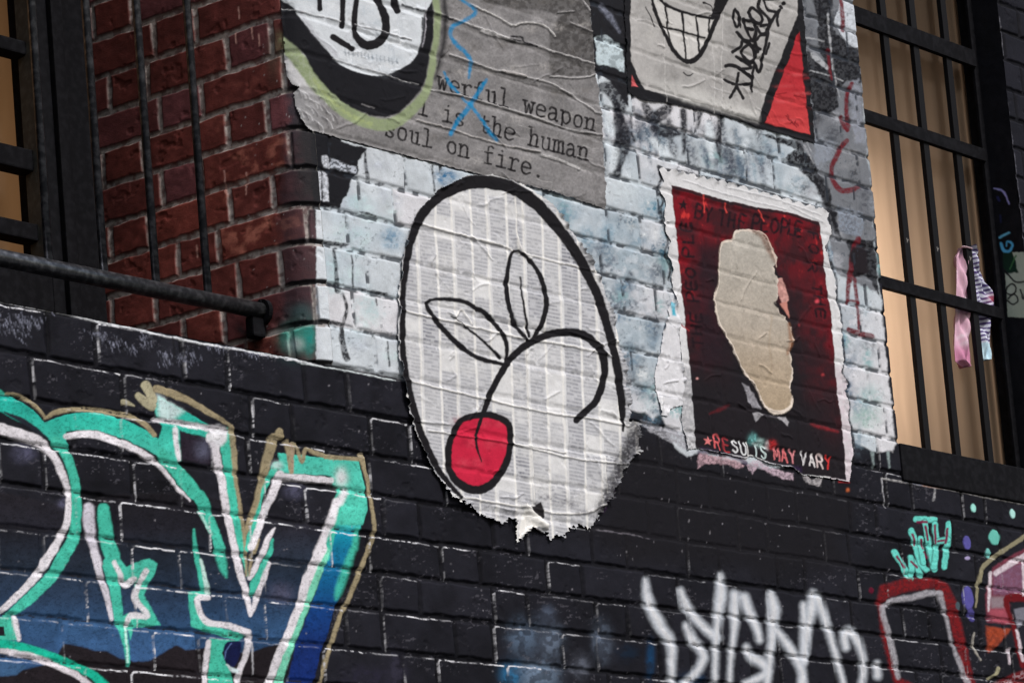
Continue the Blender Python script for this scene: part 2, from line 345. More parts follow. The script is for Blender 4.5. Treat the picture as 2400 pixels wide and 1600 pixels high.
# the small red letters climbing the edge of the wall
RED = (98, 30, 38)
for p, wd in (("1972,-10 1974,30 1976,72", "8 10 10"), ("1940,120 1944,160 1950,186", "10 9 7"), ("1996,196 1985,225 1982,260 1988,290 1985,305", "9 9 10 12 8"), ("1970,275 1980,298 1986,305", "8 10 8"), ("1984,330 1968,352 1952,382 1948,410 1955,432 1972,448 1995,446 2015,438", "11 12 12 11 12 13 12 8"),
              ("2012,560 2000,600 1990,660 1986,710", "14 16 12 8"), ("2002,645 2008,690 2014,770", "9 9 10"), ("1987,772 2010,780 2045,788", "10 13 12"), ("1990,704 2012,708", "6 6")):
    W.stroke(P(p), [float(q) for q in wd.split()], RED, soft=2.2, a=.95, lab=L_DRIP, dry=.2, seed=17)
W.fill(P("1988,590 2030,566 2034,640 2004,650"), (38, 34, 38), soft=4, edge=6)
for x in (2045, 2080):
    W.stroke([(x, 1060), (x + 4, 1095)], [8, 3], (150, 166, 168), soft=3, a=.8, dry=.3)
# black spray coming over the bullnose, white roller marks
W.fill(P("700,-60 790,-60 800,330 858,350 846,372 836,388 838,405 824,420 818,440 806,462 796,486 742,480 720,482 690,480"), (32, 32, 36), soft=2, edge=5)
for s_ in ("754,366 766,362 772,374 772,396 758,394", "740,404 752,400 754,470 738,474", "756,398 766,404 772,474 756,472"):
    W.fill(P(s_), (196, 200, 210), soft=2, edge=3, dry=.45, sc=4)
W.fill(P("775,370 832,392 836,408 800,402 774,392"), (178, 184, 196), soft=2, edge=4, dry=.8, sc=4)
for p, wd in (("736,478 790,484", "7 9"), ("720,561 775,570 816,572", "9 9 6"), ("842,495 862,500 880,506", "3 5 4"), ("730,662 775,668 800,676", "12 12 6"), ("782,585 788,640 790,680", "7 9 16"), ("802,690 812,720 806,752 800,790 812,840", "5 8 8 12 16"),
              ("740,752 780,756 800,762", "7 9 8"), ("855,352 858,398 862,418", "4 8 8"), ("1014,388 1018,448", "4 5"), ("824,600 828,672", "4 4"), ("842,678 905,690", "6 8"), ("908,800 912,858", "3 5"), ("880,700 882,715", "4 4")):
    W.stroke(P(p), [float(q) for q in wd.split()], (34, 34, 38), soft=1.8, a=.95, dry=.35, seed=31)
W.blob(690, 790, 40, 40, (60, 150, 140), .5)

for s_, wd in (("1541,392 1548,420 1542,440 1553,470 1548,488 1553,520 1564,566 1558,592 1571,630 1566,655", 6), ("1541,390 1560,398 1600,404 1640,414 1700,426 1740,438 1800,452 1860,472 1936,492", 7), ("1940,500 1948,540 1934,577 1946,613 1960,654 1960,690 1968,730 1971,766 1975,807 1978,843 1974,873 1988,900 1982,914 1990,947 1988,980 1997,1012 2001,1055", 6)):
    W.stroke(P(s_), wd, (40, 40, 46), soft=2, a=.95, dry=.3, seed=91)  # edge shadow of the stamp poster, painted on the wall
# joints of the white wall: thin dark lines, broken where paint fills them
k = np.nonzero(white_zone > .3)[0]
jm = ss(.35, .9, jw[k]) * ss(.40, .60, fbm(px[k] / 16, py[k] / 16, 51, 3)) * .85
W.put(k, jm * white_zone[k], alb((46, 50, 58)), 0, 0)
sp = ss(.66, .78, fbm(px[k] / 6, py[k] / 6, 52, 3)) * ss(.50, .66, nz[k]) * .45
W.put(k, sp, alb((60, 66, 76)), 0, 0)

# ------------------------------------------------------------------ big turquoise lettering, lower left
gl = W.sel(P("-300,1130 720,1640"), 5)        # the letter bodies: navy sprayed up from below
def body(s_, grad, lab=L_TEAL):
    W.fill(P(s_), NAVY, soft=4, grad=grad, edge=2)
NG = [(1150, (35, 33, 38)), (1240, (37, 37, 45)), (1320, (41, 49, 63)), (1400, (44, 60, 84)), (1470, (50, 78, 114)), (1560, (54, 84, 126))]
body("-150,1130 -60,1140 180,1190 250,1160 440,1150 560,1180 770,1240 690,1440 640,1560 430,1580 -60,1600 -150,1600", NG)
k = W.sel(P("-300,1130 720,1640"), 5); W.c[k] *= (.62 + .5 * bid[k] + .35 * (fbm(px[k] / 20, py[k] / 14, 95, 4) - .3))[:, None]
W.fill(P("151,1507 172,1510 194,1515 224,1524 251,1525 286,1543 310,1549 347,1549 367,1539 394,1521 414,1511 435,1523 480,1517 560,1528 594,1525 624,1515 660,1508 660,1640 -150,1640 -150,1590 30,1575 120,1552 138,1530"), (36, 32, 36), soft=3)
W.fill(P("-60,1548 20,1550 62,1560 40,1580 -60,1590"), (58, 88, 124), soft=3)
for x, y, r in ((55, 1062, 26), (474, 1052, 24), (690, 1150, 24), (150, 1180, 14), (660, 1390, 30)):
    W.blob(x, y, r, r * .8, (88, 88, 112), .75, dry=.3, sc=6)
C1 = lambda s_: Z(0, 660, 3.92, s_); C3 = lambda s_: Z(0, 1000, 4.9, s_); C4 = lambda s_: Z(400, 1000, 4.9, s_); C5 = lambda s_: Z(0, 1280, 4.9, s_); C6 = lambda s_: Z(400, 1280, 4.9, s_)
def T(p, wd, soft=2.4, col=TEAL, dry=.06, lab=L_TEAL, a=1):
    W.stroke(p, wd, col, soft=soft, lab=lab, dry=dry, a=a)
TG = [(900, (32, 166, 156)), (1000, (54, 180, 162)), (1100, (84, 196, 178)), (1500, (70, 182, 158))]
def TF(p, soft=1.6, grad=TG):
    W.fill(p, TEAL, soft=soft, lab=L_TEAL, grad=grad, dry=.06)
T(P("20,930 -50,905 -110,930 -148,1010 -160,1150 -150,1300 -130,1440"), [10, 30, 34, 34, 30, 28, 22])
T(P("-30,965 -90,985 -118,1060 -126,1180 -116,1320"), [10, 16, 16, 15, 12], col=WHITE, soft=2.2)
TF(P("-60,905 0,922 33,930 77,961 104,990 130,980 153,972 185,966 217,966 260,973 293,984 330,1002 358,1020 372,1028 380,1000 366,978 362,955 370,928 392,938 430,960 470,985 520,1010 545,1024 540,1040 425,1010 422,1050 424,1080 400,1086 367,1066 337,1050 296,1031 255,1017 214,1007 184,1007 155,1010 155,1035 165,1052 150,1045 120,1035 85,1005 40,985 0,965 -60,930"))
W.fill(P("366,925 400,940 430,962 405,985 372,985"), (206, 220, 224), soft=9, a=.8, lab=L_TEAL)
W.stroke(C1("40,1200 200,1270 330,1360 440,1440"), [4, 12, 12, 3], (40, 44, 54), soft=2)
# first letter
T(C3("640,170 720,250 800,430 860,640 885,850 870,1080 850,1280 720,1480"), [24, 24, 22, 22, 23, 24, 27, 30]); T(C5("720,130 600,330 400,530 200,710 60,790"), [30, 28, 26, 22, 8])
T(C3("20,20 230,90 420,150 520,230 640,380 740,600 785,760 785,950 750,1150 620,1380 500,1568"), [26, 26, 24, 20, 17, 15, 14, 16, 17, 17, 19], col=WHITE, soft=2.4)
T(C5("620,20 450,290 250,510 60,690 -60,770"), [19, 19, 17, 15, 12], col=WHITE, soft=2)
# second letter: arch and arm
T(C3("1850,300 1950,420 2080,560 2230,760"), [24, 30, 32, 31]); T(C4("330,800 380,890 430,1030 500,1200 560,1380"), [28, 28, 23, 22, 24], soft=2.4); T(C6("560,60 600,230 640,350"), [24, 18, 5], soft=5)
T(C3("760,110 900,85 1050,85 1250,140 1450,210 1650,310 1800,410 1900,530 2030,680 2180,850"), [14, 17, 17, 17, 16, 15, 13, 10, 9, 4], col=WHITE, soft=2.2)
T(C4("330,980 400,1090 470,1240"), [5, 8, 4], col=(170, 222, 212), soft=3)
# the small star shape
T(C3("1190,940 1205,1100 1230,1300 1290,1480"), [27, 32, 34, 36], soft=3); T(C5("1270,200 1310,430 1340,650 1370,850 1430,1050 1470,1360"), [38, 28, 25, 22, 16, 8])
T(C3("1020,930 1020,1060 1040,1230 1080,1400 1130,1568"), [24, 28, 22, 17, 17], col=(204, 200, 214), soft=4); T(C5("1080,60 1150,330 1210,520 1280,830"), [18, 16, 14, 10], col=(208, 204, 216), soft=2)
TF(P("262,1300 284,1312 294,1328 320,1318 351,1308 368,1320 364,1340 350,1365 337,1395 355,1425 377,1464 340,1467 312,1470 306,1500 300,1475 285,1465 290,1440 300,1436 312,1440 335,1437 312,1402 318,1362 302,1372 285,1352"), soft=2.4)
T(C5("1310,180 1380,310 1400,380 1440,440 1540,370"), [10, 12, 12, 15, 14], col=WHITE, soft=2.5); T(C5("1680,280 1600,430 1555,600 1690,790 1500,790 1450,900"), [14, 13, 13, 13, 14, 9], col=WHITE, soft=2.5)
T(C5("1440,930 1460,1330"), [5, 4], col=(190, 226, 220))
# the V strokes
T(C4("640,80 650,330 680,600 720,900 770,1150 815,1400"), [34, 26, 22, 20, 18, 15]); T(C6("830,100 880,330"), [10, 4])
T(C4("480,110 530,380 590,650 630,900 680,1150 740,1430"), [26, 20, 18, 17, 17, 17], col=WHITE, soft=2.2); T(C6("740,60 790,280 860,510 910,780"), [17, 17, 15, 9], col=WHITE, soft=2.2)
T(C4("560,60 560,160"), [34, 26], col=(216, 216, 224), soft=6)
T(C4("700,20 720,250 740,480 755,700 800,950 840,1200 860,1430"), [14, 14, 12, 9, 9, 9, 8], col=KHAKI); T(C6("865,40 870,330"), [8, 5], col=KHAKI)
T(C4("1215,440 1070,700 1000,950 920,1250 880,1400"), [18, 15, 14, 15, 12]); T(C4("1190,130 1130,300 1080,480 1000,780 930,1020 860,1230"), [26, 24, 20, 14, 14, 9], col=KHAKI)
T(C4("1170,1290 1130,1450"), [6, 12]); T(C6("1150,40 1090,180 1020,320 960,430 930,540"), [10, 13, 17, 20, 12])
T(C4("1190,1160 1130,1260 1050,1440"), [4, 12, 14], col=WHITE, soft=2.4); T(C6("1060,70 960,260 905,360"), [14, 14, 9], col=WHITE)
T(C6("1135,190 1060,400 990,580 915,790"), [8, 12, 14, 7], col=WHITE); T(C4("1010,1290 955,1440"), [6, 9], col=KHAKI); T(C6("930,100 900,330"), [8, 4], col=KHAKI)
# right-hand box and long leg
TF(P("653,1060 776,1074 841,1080 855,1143 860,1194 850,1231 784,1231 794,1200 808,1151 780,1135 776,1114 655,1108"))
W.blob(800, 1118, 15, 22, (226, 226, 232), .9); W.blob(650, 1090, 14, 10, (206, 220, 224), .7)
BG = [(1225, (70, 190, 180)), (1250, (20, 140, 168)), (1290, (12, 112, 150)), (1360, (14, 96, 146)), (1430, (14, 62, 122)), (1510, (16, 44, 98)), (1600, (18, 46, 110))]
W.fill(P("780,1230 846,1230 829,1296 820,1320 802,1380 782,1433 765,1494 753,1525 731,1602 670,1602 690,1515 712,1464 735,1402 757,1337 767,1292"), NAVY, soft=1.8, lab=L_TEAL, grad=BG)
T(C6("2085,60 2000,300 1930,500 1900,600"), [16, 20, 18, 6], soft=6, a=.9); T(C4("2140,1180 2110,1400"), [12, 14], soft=6)
PT = (120, 206, 178)
T(C4("1950,740 1890,1000 1820,1300 1790,1500"), [18, 22, 22, 18]); T(C6("1800,50 1700,280 1630,480 1570,640 1480,880 1400,1080 1310,1300 1240,1568"), [17, 18, 18, 17, 16, 16, 17, 20], col=PT)
T(C4("1900,860 1840,1080 1790,1200 1690,1450"), [16, 22, 18, 22], col=WHITE, soft=4); T(C4("2000,740 1930,860"), [14, 18], col=WHITE, soft=6)
T(C6("1740,20 1650,200 1550,430 1500,620 1430,800 1330,1050 1230,1270 1160,1480 1120,1600"), [23, 22, 21, 19, 19, 19, 20, 18, 18], col=WHITE, soft=2.2)
T(C4("1290,570 1560,590 1840,610"), [16, 17, 14], col=WHITE); T(C4("1255,560 1180,750 1090,930 1010,1150 930,1380"), [24, 19, 17, 17, 15], col=WHITE)
for p, wd in ((C4("1250,60 1270,110"), [20, 16]), (C4("1340,180 1370,330 1385,520"), [16, 16, 8]), (C4("1415,190 1395,330"), [8, 8]), (C4("1440,200 1500,400 1550,260 1650,290 1830,345 2170,375"), [7, 9, 9, 11, 11, 10]), (C4("2190,330 2260,600 2290,850 2335,1190 2240,1500"), [15, 11, 9, 9, 11])):
    T(p, wd, col=KHAKI, soft=1.6)
T(C6("2270,60 2170,290 2040,620 1960,780 1860,1050 1800,1250 1715,1568"), [12, 12, 11, 11, 10, 9, 9], col=KHAKI)
W.stroke(C4("1400,520 1390,200"), [5, 7], (160, 140, 122), soft=2, lab=L_TEAL)
# white frame of the dark box, khaki over the arch
W.fill(C4("90,30 450,180 505,440 130,375"), (42, 36, 46), soft=3); W.blob(476, 1054, 20, 22, (96, 98, 120), .7, dry=.2)
T(C1("1420,1265 1620,1290 1900,1340 2060,1365"), [10, 12, 15, 20], col=WHITE); T(C3("2005,30 2015,120 2040,300 2050,370"), [12, 12, 12, 10], col=WHITE, soft=2.6)
T(C4("470,110 560,90 600,140"), [20, 30, 18], col=(222, 222, 228), soft=6)
for p, wd in ((C1("60,1025 180,1045 300,1120 405,1230"), [5, 9, 10, 8]), (C1("410,1255 520,1195 720,1168 900,1182 1150,1222 1300,1290 1415,1405"), [6, 12, 12, 12, 12, 12, 13]), (C1("1140,1105 1230,1140"), [14, 4]), (C1("1265,1050 1390,1140"), [16, 22]), (C1("1335,950 1400,1080"), [22, 20]), (C1("1430,985 1600,1030 1800,1130 2000,1250 2130,1325"), [18, 19, 14, 13, 7])):
    T(p, wd, col=KHAKI if wd[0] not in (14, 16, 22) else (162, 156, 132), soft=1.8)
W.stroke(C1("1560,1070 1750,1170 1900,1240 2080,1320"), [8, 12, 8, 3], (36, 36, 42), soft=3)
# lower pieces
TF(P("-40,1441 28,1446 36,1470 44,1500 -40,1500")); W.fill(P("-40,1466 8,1466 12,1490 -40,1490"), (34, 32, 38)); T(C5("165,820 215,1060"), [13, 11], col=WHITE)
T(C5("-60,1110 200,1150 400,1210 600,1265 850,1365 1050,1460 1180,1568 1230,1640"), [18, 22, 22, 20, 18, 20, 22, 22], col=(30, 176, 148)); T(C5("-60,1190 250,1232 500,1310 700,1392 900,1485 1030,1590"), [12, 14, 15, 14, 14, 14], col=(206, 200, 208))
TF(P("441,1386 484,1382 490,1396 458,1400 452,1408 475,1456 530,1474 578,1488 560,1500 455,1470 447,1465")); T(C4("262,1180 285,1400"), [5, 11]); T(C6("290,40 320,230 365,430 395,500"), [12, 11, 13, 14]); T(C6("345,150 390,350 435,530"), [5, 10, 12], col=(190, 220, 216)); T(C6("420,585 300,610 390,850 620,900 890,985"), [15, 14, 14, 14, 15], col=WHITE, soft=2)
TF(P("490,1495 565,1500 528,1510 520,1530 535,1565 548,1585 545,1610 487,1610 492,1540")); T(C6("435,1090 410,1300 390,1568"), [12, 13, 12], col=WHITE); T(C6("905,1040 860,1250 790,1430 760,1590"), [15, 14, 14, 12], col=WHITE)
W.fill(P("528,1506 560,1502 566,1515 556,1550 541,1566 527,1545"), (24, 30, 66), soft=2, sm=True); T(C6("640,1350 700,1410 770,1430"), [3, 8, 8], col=(208, 224, 230)); T(C6("930,1100 945,1470"), [3, 2], col=(190, 190, 198))
W.stroke(C6("700,1110 640,1190 620,1290"), [2, 3, 2], (90, 110, 160))

k = np.nonzero((W.fresh > .3) & (px < 900) & (py > 880))[0]     # uneven coats: each brick takes the paint a little differently
W.c[k] *= ((.86 + .22 * bid[k]) * (.78 + .50 * fbm(px[k] / 22, py[k] / 26, 120, 4)) * (1 - .30 * ss(.56, .72, fbm(px[k] / 5, py[k] / 4, 121, 3))))[:, None]
# ------------------------------------------------------------------ white spray tag, lower right
D5 = lambda s_: Z(1450, 1280, 3.618, s_)
for x, y, rx, ry, c, a in ((1225, 1490, 36, 40, (92, 110, 134), .75), (1290, 1500, 30, 34, (110, 124, 146), .7), (1260, 1580, 46, 34, (120, 140, 166), .75), (1200, 1580, 26, 30, (50, 110, 154), .8), (1410, 1500, 22, 46, (100, 112, 132), .7), (1360, 1560, 22, 26, (110, 116, 132), .6), (1280, 1440, 22, 20, (84, 94, 114), .7), (1525, 1545, 10, 40, (26, 66, 104), .8), (1470, 1530, 28, 20, (24, 40, 58), .7), (1620, 1590, 26, 16, (30, 70, 110), .8), (500, 0, 1, 1, (0, 0, 0), 0), (860, 1590, 60, 30, (44, 42, 58), .7), (930, 1570, 26, 44, (56, 54, 70), .6)):
    W.blob(x, y, rx, ry, c, a, dry=.6, sc=13, seed=int(x + y))
for p, wd in (("225,290 240,420 290,560 370,700 430,790 450,900 445,1020 455,1150", "13 20 24 24 23 19 15 13"), ("525,370 560,470 640,600 740,700 830,780", "11 17 19 19 20"), ("862,240 868,380 850,560 830,700 820,850 812,1158", "9 24 21 15 14 12"),
              ("570,670 620,780 690,870 715,950 660,1060 570,1158", "14 19 19 17 16 18"), ("985,410 985,560 975,720 945,950 940,1158", "22 21 15 11 11"), ("1060,430 1110,560 1160,680 1190,790", "20 20 18 14"),
              ("1080,850 1120,930 1220,990 1255,1060 1180,1120 1070,1158", "13 20 20 18 16 13"), ("1290,400 1315,540 1305,700 1290,900 1260,1158", "15 27 22 17 15"), ("1330,700 1430,830 1510,960 1560,1060 1560,1158", "13 19 18 18 20"), ("1570,490 1575,650 1580,780 1570,980", "12 15 20 16"), ("1650,390 1640,520 1605,720 1580,960", "14 22 16 14"),
              ("1690,440 1740,580 1790,740 1850,940 1910,1158", "20 18 14 12 11"), ("1925,850 1910,770 1950,720 2010,780 2060,900 2080,1020 2065,1158", "16 17 22 18 15 13 13"), ("2190,990 2195,1090", "12 17")):
    W.stroke(D5(p), [float(q) * 1.12 for q in wd.split()], (186, 192, 203), soft=8.5, a=.97, lab=L_WHITE, dry=.05)
    W.stroke(D5(p), [float(q) * .45 for q in wd.split()], (206, 206, 210), soft=5, a=.7)
# ------------------------------------------------------------------ small lettering and the coloured pieces at the right edge
G4 = lambda s_: Z(2060, 1160, 3.565, s_)
WC = (104, 206, 196)
for p in ("130,470 190,570 255,680 270,690", "265,520 320,600 355,670", "270,520 275,660", "270,300 310,430 350,560 400,620", "310,200 460,205", "385,230 420,430 460,620", "465,240 480,420 455,600", "580,240 570,400 540,600", "480,390 570,370", "345,360 375,560"):
    W.stroke(G4(p), 17, (34, 34, 38), soft=2, a=.8); W.stroke(G4(p), 13.5, WC, soft=2, lab=L_SMALL, dry=.15)
for p in ("150,510 215,600", "275,330 300,410", "320,225 400,225", "385,260 405,370", "465,250 468,400", "570,280 555,400", "490,385 540,380", "350,370 370,440", "270,555 320,600", "380,470 400,520"):
    W.stroke(G4(p), 5.5, (112, 34, 66), soft=2, lab=L_SMALL)
RC = (112, 30, 34)
for p, wd in (("15,900 60,800 250,745 480,735 540,770 600,900 640,1050 690,1250 760,1568", "16 34 30 22 26 26 26 24 24"), ("10,930 50,1200 100,1400 150,1568", "10 14 12 10"), ("150,1540 280,1600", "12 14")):
    W.stroke(G4(p), [float(q) for q in wd.split()], RC, soft=5, lab=L_RED, dry=.35, sm=False)
for p, wd in (("20,930 120,880 260,855 400,815 510,815", "9 13 14 14 12"), ("510,820 545,960 590,1130 640,1320 690,1440 740,1568", "13 10 8 8 12 13"), ("25,950 60,1100 110,1270 160,1520", "13 14 12 11")):
    W.stroke(G4(p), [float(q) for q in wd.split()], (150, 148, 156), soft=3.5, lab=L_RED, dry=.25, sm=False)
W.fill(G4("950,600 1080,520 1260,420 1260,870 1100,880 1110,1080 900,1060 890,830"), (106, 52, 66), soft=3, lab=L_PINK, edge=2)
W.fill(G4("960,640 1060,590 1260,560 1260,840 960,830"), (118, 84, 108), soft=5, lab=L_PINK, dry=.3)
W.fill(G4("925,850 1050,850 1060,940 940,940"), (132, 116, 124), soft=6, lab=L_PINK); W.fill(G4("905,950 1060,940 1095,1070 960,1050"), (152, 74, 88), soft=6, lab=L_PINK)
W.fill(G4("890,1090 1100,1120 960,1290 915,1310"), (150, 66, 44), soft=4, lab=L_PINK, dry=.25)
W.stroke(G4("1240,850 1080,860 1080,960 1120,1080 1170,1300 1200,1420"), [20, 18, 12, 12, 12, 14], (98, 24, 30), soft=3, lab=L_PINK)
W.fill(G4("1125,950 1240,930 1240,1040 1160,1110"), (112, 112, 124), soft=3, lab=L_PINK)
for p, wd in (("935,650 925,800 915,960", "7 8 4"), ("980,650 1080,580 1240,490", "12 13 12"), ("1205,540 1205,830", "6 6"), ("1085,1290 1095,1400", "10 8"), ("1150,1130 1200,1380", "7 8"), ("1060,1568 1190,1500 1240,1490", "10 14 14")):
    W.stroke(G4(p), [float(q) for q in wd.split()], (202, 190, 200), soft=2.6, lab=L_PINK, dry=.2)
W.stroke(G4("1230,340 1150,390 1000,490 900,570 860,620 840,720 820,760 810,930"), [11, 10, 10, 10, 9, 10, 9, 4], (132, 126, 104), soft=2, lab=L_PINK); W.stroke(G4("800,1150 790,1260 850,1370"), [4, 6, 4], (150, 146, 140), soft=2, dry=.4); W.stroke(G4("1000,1440 980,1490 920,1530"), [8, 7, 6], (150, 146, 120), soft=2, dry=.2)
W.fill(G4("960,1568 1100,1500 1240,1440 1240,1600 900,1600"), (98, 28, 32), soft=4, lab=L_PINK, dry=.3)
for x, y, rx, ry, c in ((2280, 1189, 6, 10, (150, 214, 206)), (2374, 1203, 6, 10, (170, 218, 214)), (2331, 1258, 13, 18, (100, 180, 168)), (2317, 1295, 6, 12, (110, 180, 176)), (2267, 1271, 9, 17, (86, 82, 150)), (2268, 1400, 12, 28, (84, 80, 150)), (2277, 1440, 8, 18, (70, 66, 124)), (2245, 1420, 5, 10, (70, 84, 92)), (2266, 1308, 6, 4, (160, 150, 190)), (2042, 1382, 6, 7, (90, 24, 44))):
    p = np.array([[x + rx * math.cos(t) + .12 * ry * math.sin(t), y + ry * math.sin(t)] for t in np.linspace(0, 2 * math.pi, 18)[:-1]]); W.fill(p, c, soft=2, lab=L_SMALL if c[0] > 95 else L_PINK)
# stickers on the far pier
W.fill(P("2352,598 2420,590 2420,745 2362,742"), (142, 152, 138), soft=1.5, edge=2)
W.fill(P("2350,596 2372,590 2384,640 2354,640"), (36, 58, 48), soft=2, edge=3)
for p, wd, c in (("2352,632 2380,660 2404,660", "5 4 3", (40, 38, 44)), ("2360,672 2372,664 2382,676 2372,692 2358,686 2360,672", "4 4 4 4 4 4", (34, 34, 38)), ("2362,700 2376,690 2386,704 2374,712 2360,704", "4 4 4 4 4", (34, 34, 38)), ("2392,680 2398,700 2402,690", "4 4 4", (34, 34, 38)), ("2343,556 2364,546", "5 5", (96, 176, 214)), ("2346,570 2352,586 2366,588 2372,572 2360,566 2358,576", "6 7 6 5 4 3", (70, 150, 204)), ("2331,442 2352,450 2366,478", "3 4 3", (150, 146, 220)), ("2338,462 2342,470", "6 6", (52, 54, 100)), ("2344,505 2346,520", "5 4", (42, 46, 76)), ("2366,630 2380,600", "3 3", (70, 120, 76))):
    W.stroke(P(p), [float(q) for q in wd.split()], c, soft=2)
W.stroke(P("2344,40 2352,130"), [1.5, 1.5], (110, 110, 118), soft=1.6, dry=.6); W.stroke(P("2362,240 2376,360 2390,470 2400,560"), [1.5, 2, 1.5, 1], (96, 96, 106), soft=1.6, dry=.6)

# ------------------------------------------------------------------ paint misses the joints; arrises painted pale for wear and caught light
low = 1 - white_zone
jn = fbm(px / 9, py / 9, 61, 3)
miss = jw * (.25 + .75 * ss(.44, .60, jn)) * W.fresh * low * .9 * ss(.0035, .0, bel - .002)
W.put(np.arange(len(uu)), miss, alb((38, 37, 42)), 0, 0)
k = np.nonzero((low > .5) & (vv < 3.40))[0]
rnd = _hash((bid[k] * 9973).astype(np.int64), (bid[k] * 4019).astype(np.int64), 77)   # strength of the pale arris differs per brick
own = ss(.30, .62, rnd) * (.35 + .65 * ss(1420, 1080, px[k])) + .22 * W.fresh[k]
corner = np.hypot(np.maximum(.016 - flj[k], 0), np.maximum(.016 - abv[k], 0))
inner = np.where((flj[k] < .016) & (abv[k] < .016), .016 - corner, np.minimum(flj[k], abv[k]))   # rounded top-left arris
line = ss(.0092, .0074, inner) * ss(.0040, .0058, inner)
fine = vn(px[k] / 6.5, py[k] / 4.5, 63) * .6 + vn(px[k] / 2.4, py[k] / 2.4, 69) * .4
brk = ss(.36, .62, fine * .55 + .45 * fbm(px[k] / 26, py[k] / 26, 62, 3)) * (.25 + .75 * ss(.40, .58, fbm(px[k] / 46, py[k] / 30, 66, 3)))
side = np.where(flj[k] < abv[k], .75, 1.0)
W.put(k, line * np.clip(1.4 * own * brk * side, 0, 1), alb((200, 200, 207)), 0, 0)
chip = ss(.66, .72, fbm(px[k] / 7, py[k] / 5, 96, 4)) * ss(.52, .66, fbm(px[k] / 70, py[k] / 50, 97, 2)) * (1 - W.fresh[k])
W.put(k, chip * .3, alb((104, 102, 112)), 0, 0)
wash = ss(.45, .75, fbm(px[k] / 60, py[k] / 110, 98, 4)); W.c[k] *= (1 - .25 * wash * (1 - W.fresh[k]))[:, None]
for k_ in range(150):
    x = rs.uniform(0, 2100); y = rs.uniform(900, 1600); W.blob(x, y, rs.uniform(.9, 2.2), rs.uniform(.9, 2.6), (130, 128, 136), rs.uniform(.3, .9))
# chipped edge of the left sill and scuffed pale patches below it
for p, wd in (("-40,696 60,716 146,731 230,752 300,766 405,790 520,812 620,829 701,843 760,858", "4 5 6 5 6 6 6 5 5 4"),):
    W.stroke(P(p), [float(q) for q in wd.split()], (196, 198, 204), soft=1.6, a=.95, dry=.35, seed=71)
W.stroke(P("700,848 800,866 870,880 925,892"), [3, 4, 5, 4], (188, 196, 200), soft=1.6, a=.9, dry=.4, seed=72)
for x, y, rx, ry, n in ((52, 750, 56, 26, 90), (40, 780, 30, 24, 30), (232, 786, 30, 20, 36), (268, 800, 20, 16, 22), (345, 797, 18, 20, 26), (302, 818, 16, 14, 14), (436, 838, 36, 24, 60), (385, 840, 18, 20, 26), (520, 812, 44, 8, 30), (600, 830, 34, 7, 22)):
    for q in range(n):
        X, Y = rs.normal(x, rx * .5), rs.normal(y, ry * .45); L = rs.uniform(3, 12); g_ = rs.uniform(.45, 1.0)
        W.stroke([(X, Y), (X + L * .35, Y + L)], [rs.uniform(1.2, 3.4), .8], tuple(int(c_ * g_) for c_ in (150, 153, 174)), soft=1.5, a=rs.uniform(.4, .95), dry=.25, seed=q)
W.stroke(P("405,788 408,820 411,856"), [3, 4, 3], (30, 30, 34), soft=1.5, a=.9)
W.stroke(P("2066,1120 2150,1134 2236,1149 2320,1166 2420,1184"), [4, 5, 5, 5, 5], (170, 168, 170), soft=1.6, a=.9, dry=.5, seed=73); W.stroke(P("2066,1122 2070,1155 2076,1190"), [3, 3, 2], (160, 160, 166), soft=1.5, dry=.5); W.stroke(P("2190,1142 2188,1172"), [5, 6], (150, 150, 154), soft=2, dry=.5)
W.stroke(P("2120,1126 2160,1135"), [5, 5], (96, 110, 160), soft=2, a=.8, dry=.4); W.stroke(P("2160,1136 2210,1144"), [3, 3], (170, 110, 84), soft=2, a=.7, dry=.4)
# bill residue under the stamp poster, splashes on the black
for s_, c in (("1640,1062 1700,1070 1745,1090 1740,1100 1690,1086 1650,1088 1632,1100", (176, 146, 156)), ("1750,1090 1776,1078 1800,1092 1860,1108 1862,1128 1810,1112 1775,1092 1764,1112", (178, 158, 172)), ("1876,1106 1900,1120 1930,1118 1920,1138 1890,1130", (160, 156, 160)), ("1500,985 1600,1010 1628,1040 1610,1055 1560,1030 1520,1010", (150, 150, 158))):
    W.fill(P(s_), c, soft=2.5, edge=5, dry=.5, sc=4)
for k_ in range(60):
    x = rs.uniform(1440, 1990); y = rs.uniform(1030, 1330); W.blob(x, y, rs.uniform(1.2, 3), rs.uniform(1.5, 6), (120, 118, 124), rs.uniform(.2, .7))
W.stroke(P("1640,1058 1700,1062 1750,1085"), [8, 14, 8], (52, 36, 74), soft=5, a=.8); W.stroke(P("1968,1128 1990,1130"), [5, 4], (150, 50, 54), soft=2, dry=.3); W.blob(1988, 1147, 4, 5, (190, 100, 60), .9)
W.stroke(P("1412,1195 1428,1160 1440,1148"), [12, 9, 3], (58, 34, 66), soft=4, a=.8)
W.stroke(P("1400,1242 1480,1252 1520,1262"), [5, 4, 2], (110, 106, 114), soft=3, a=.7, dry=.4)

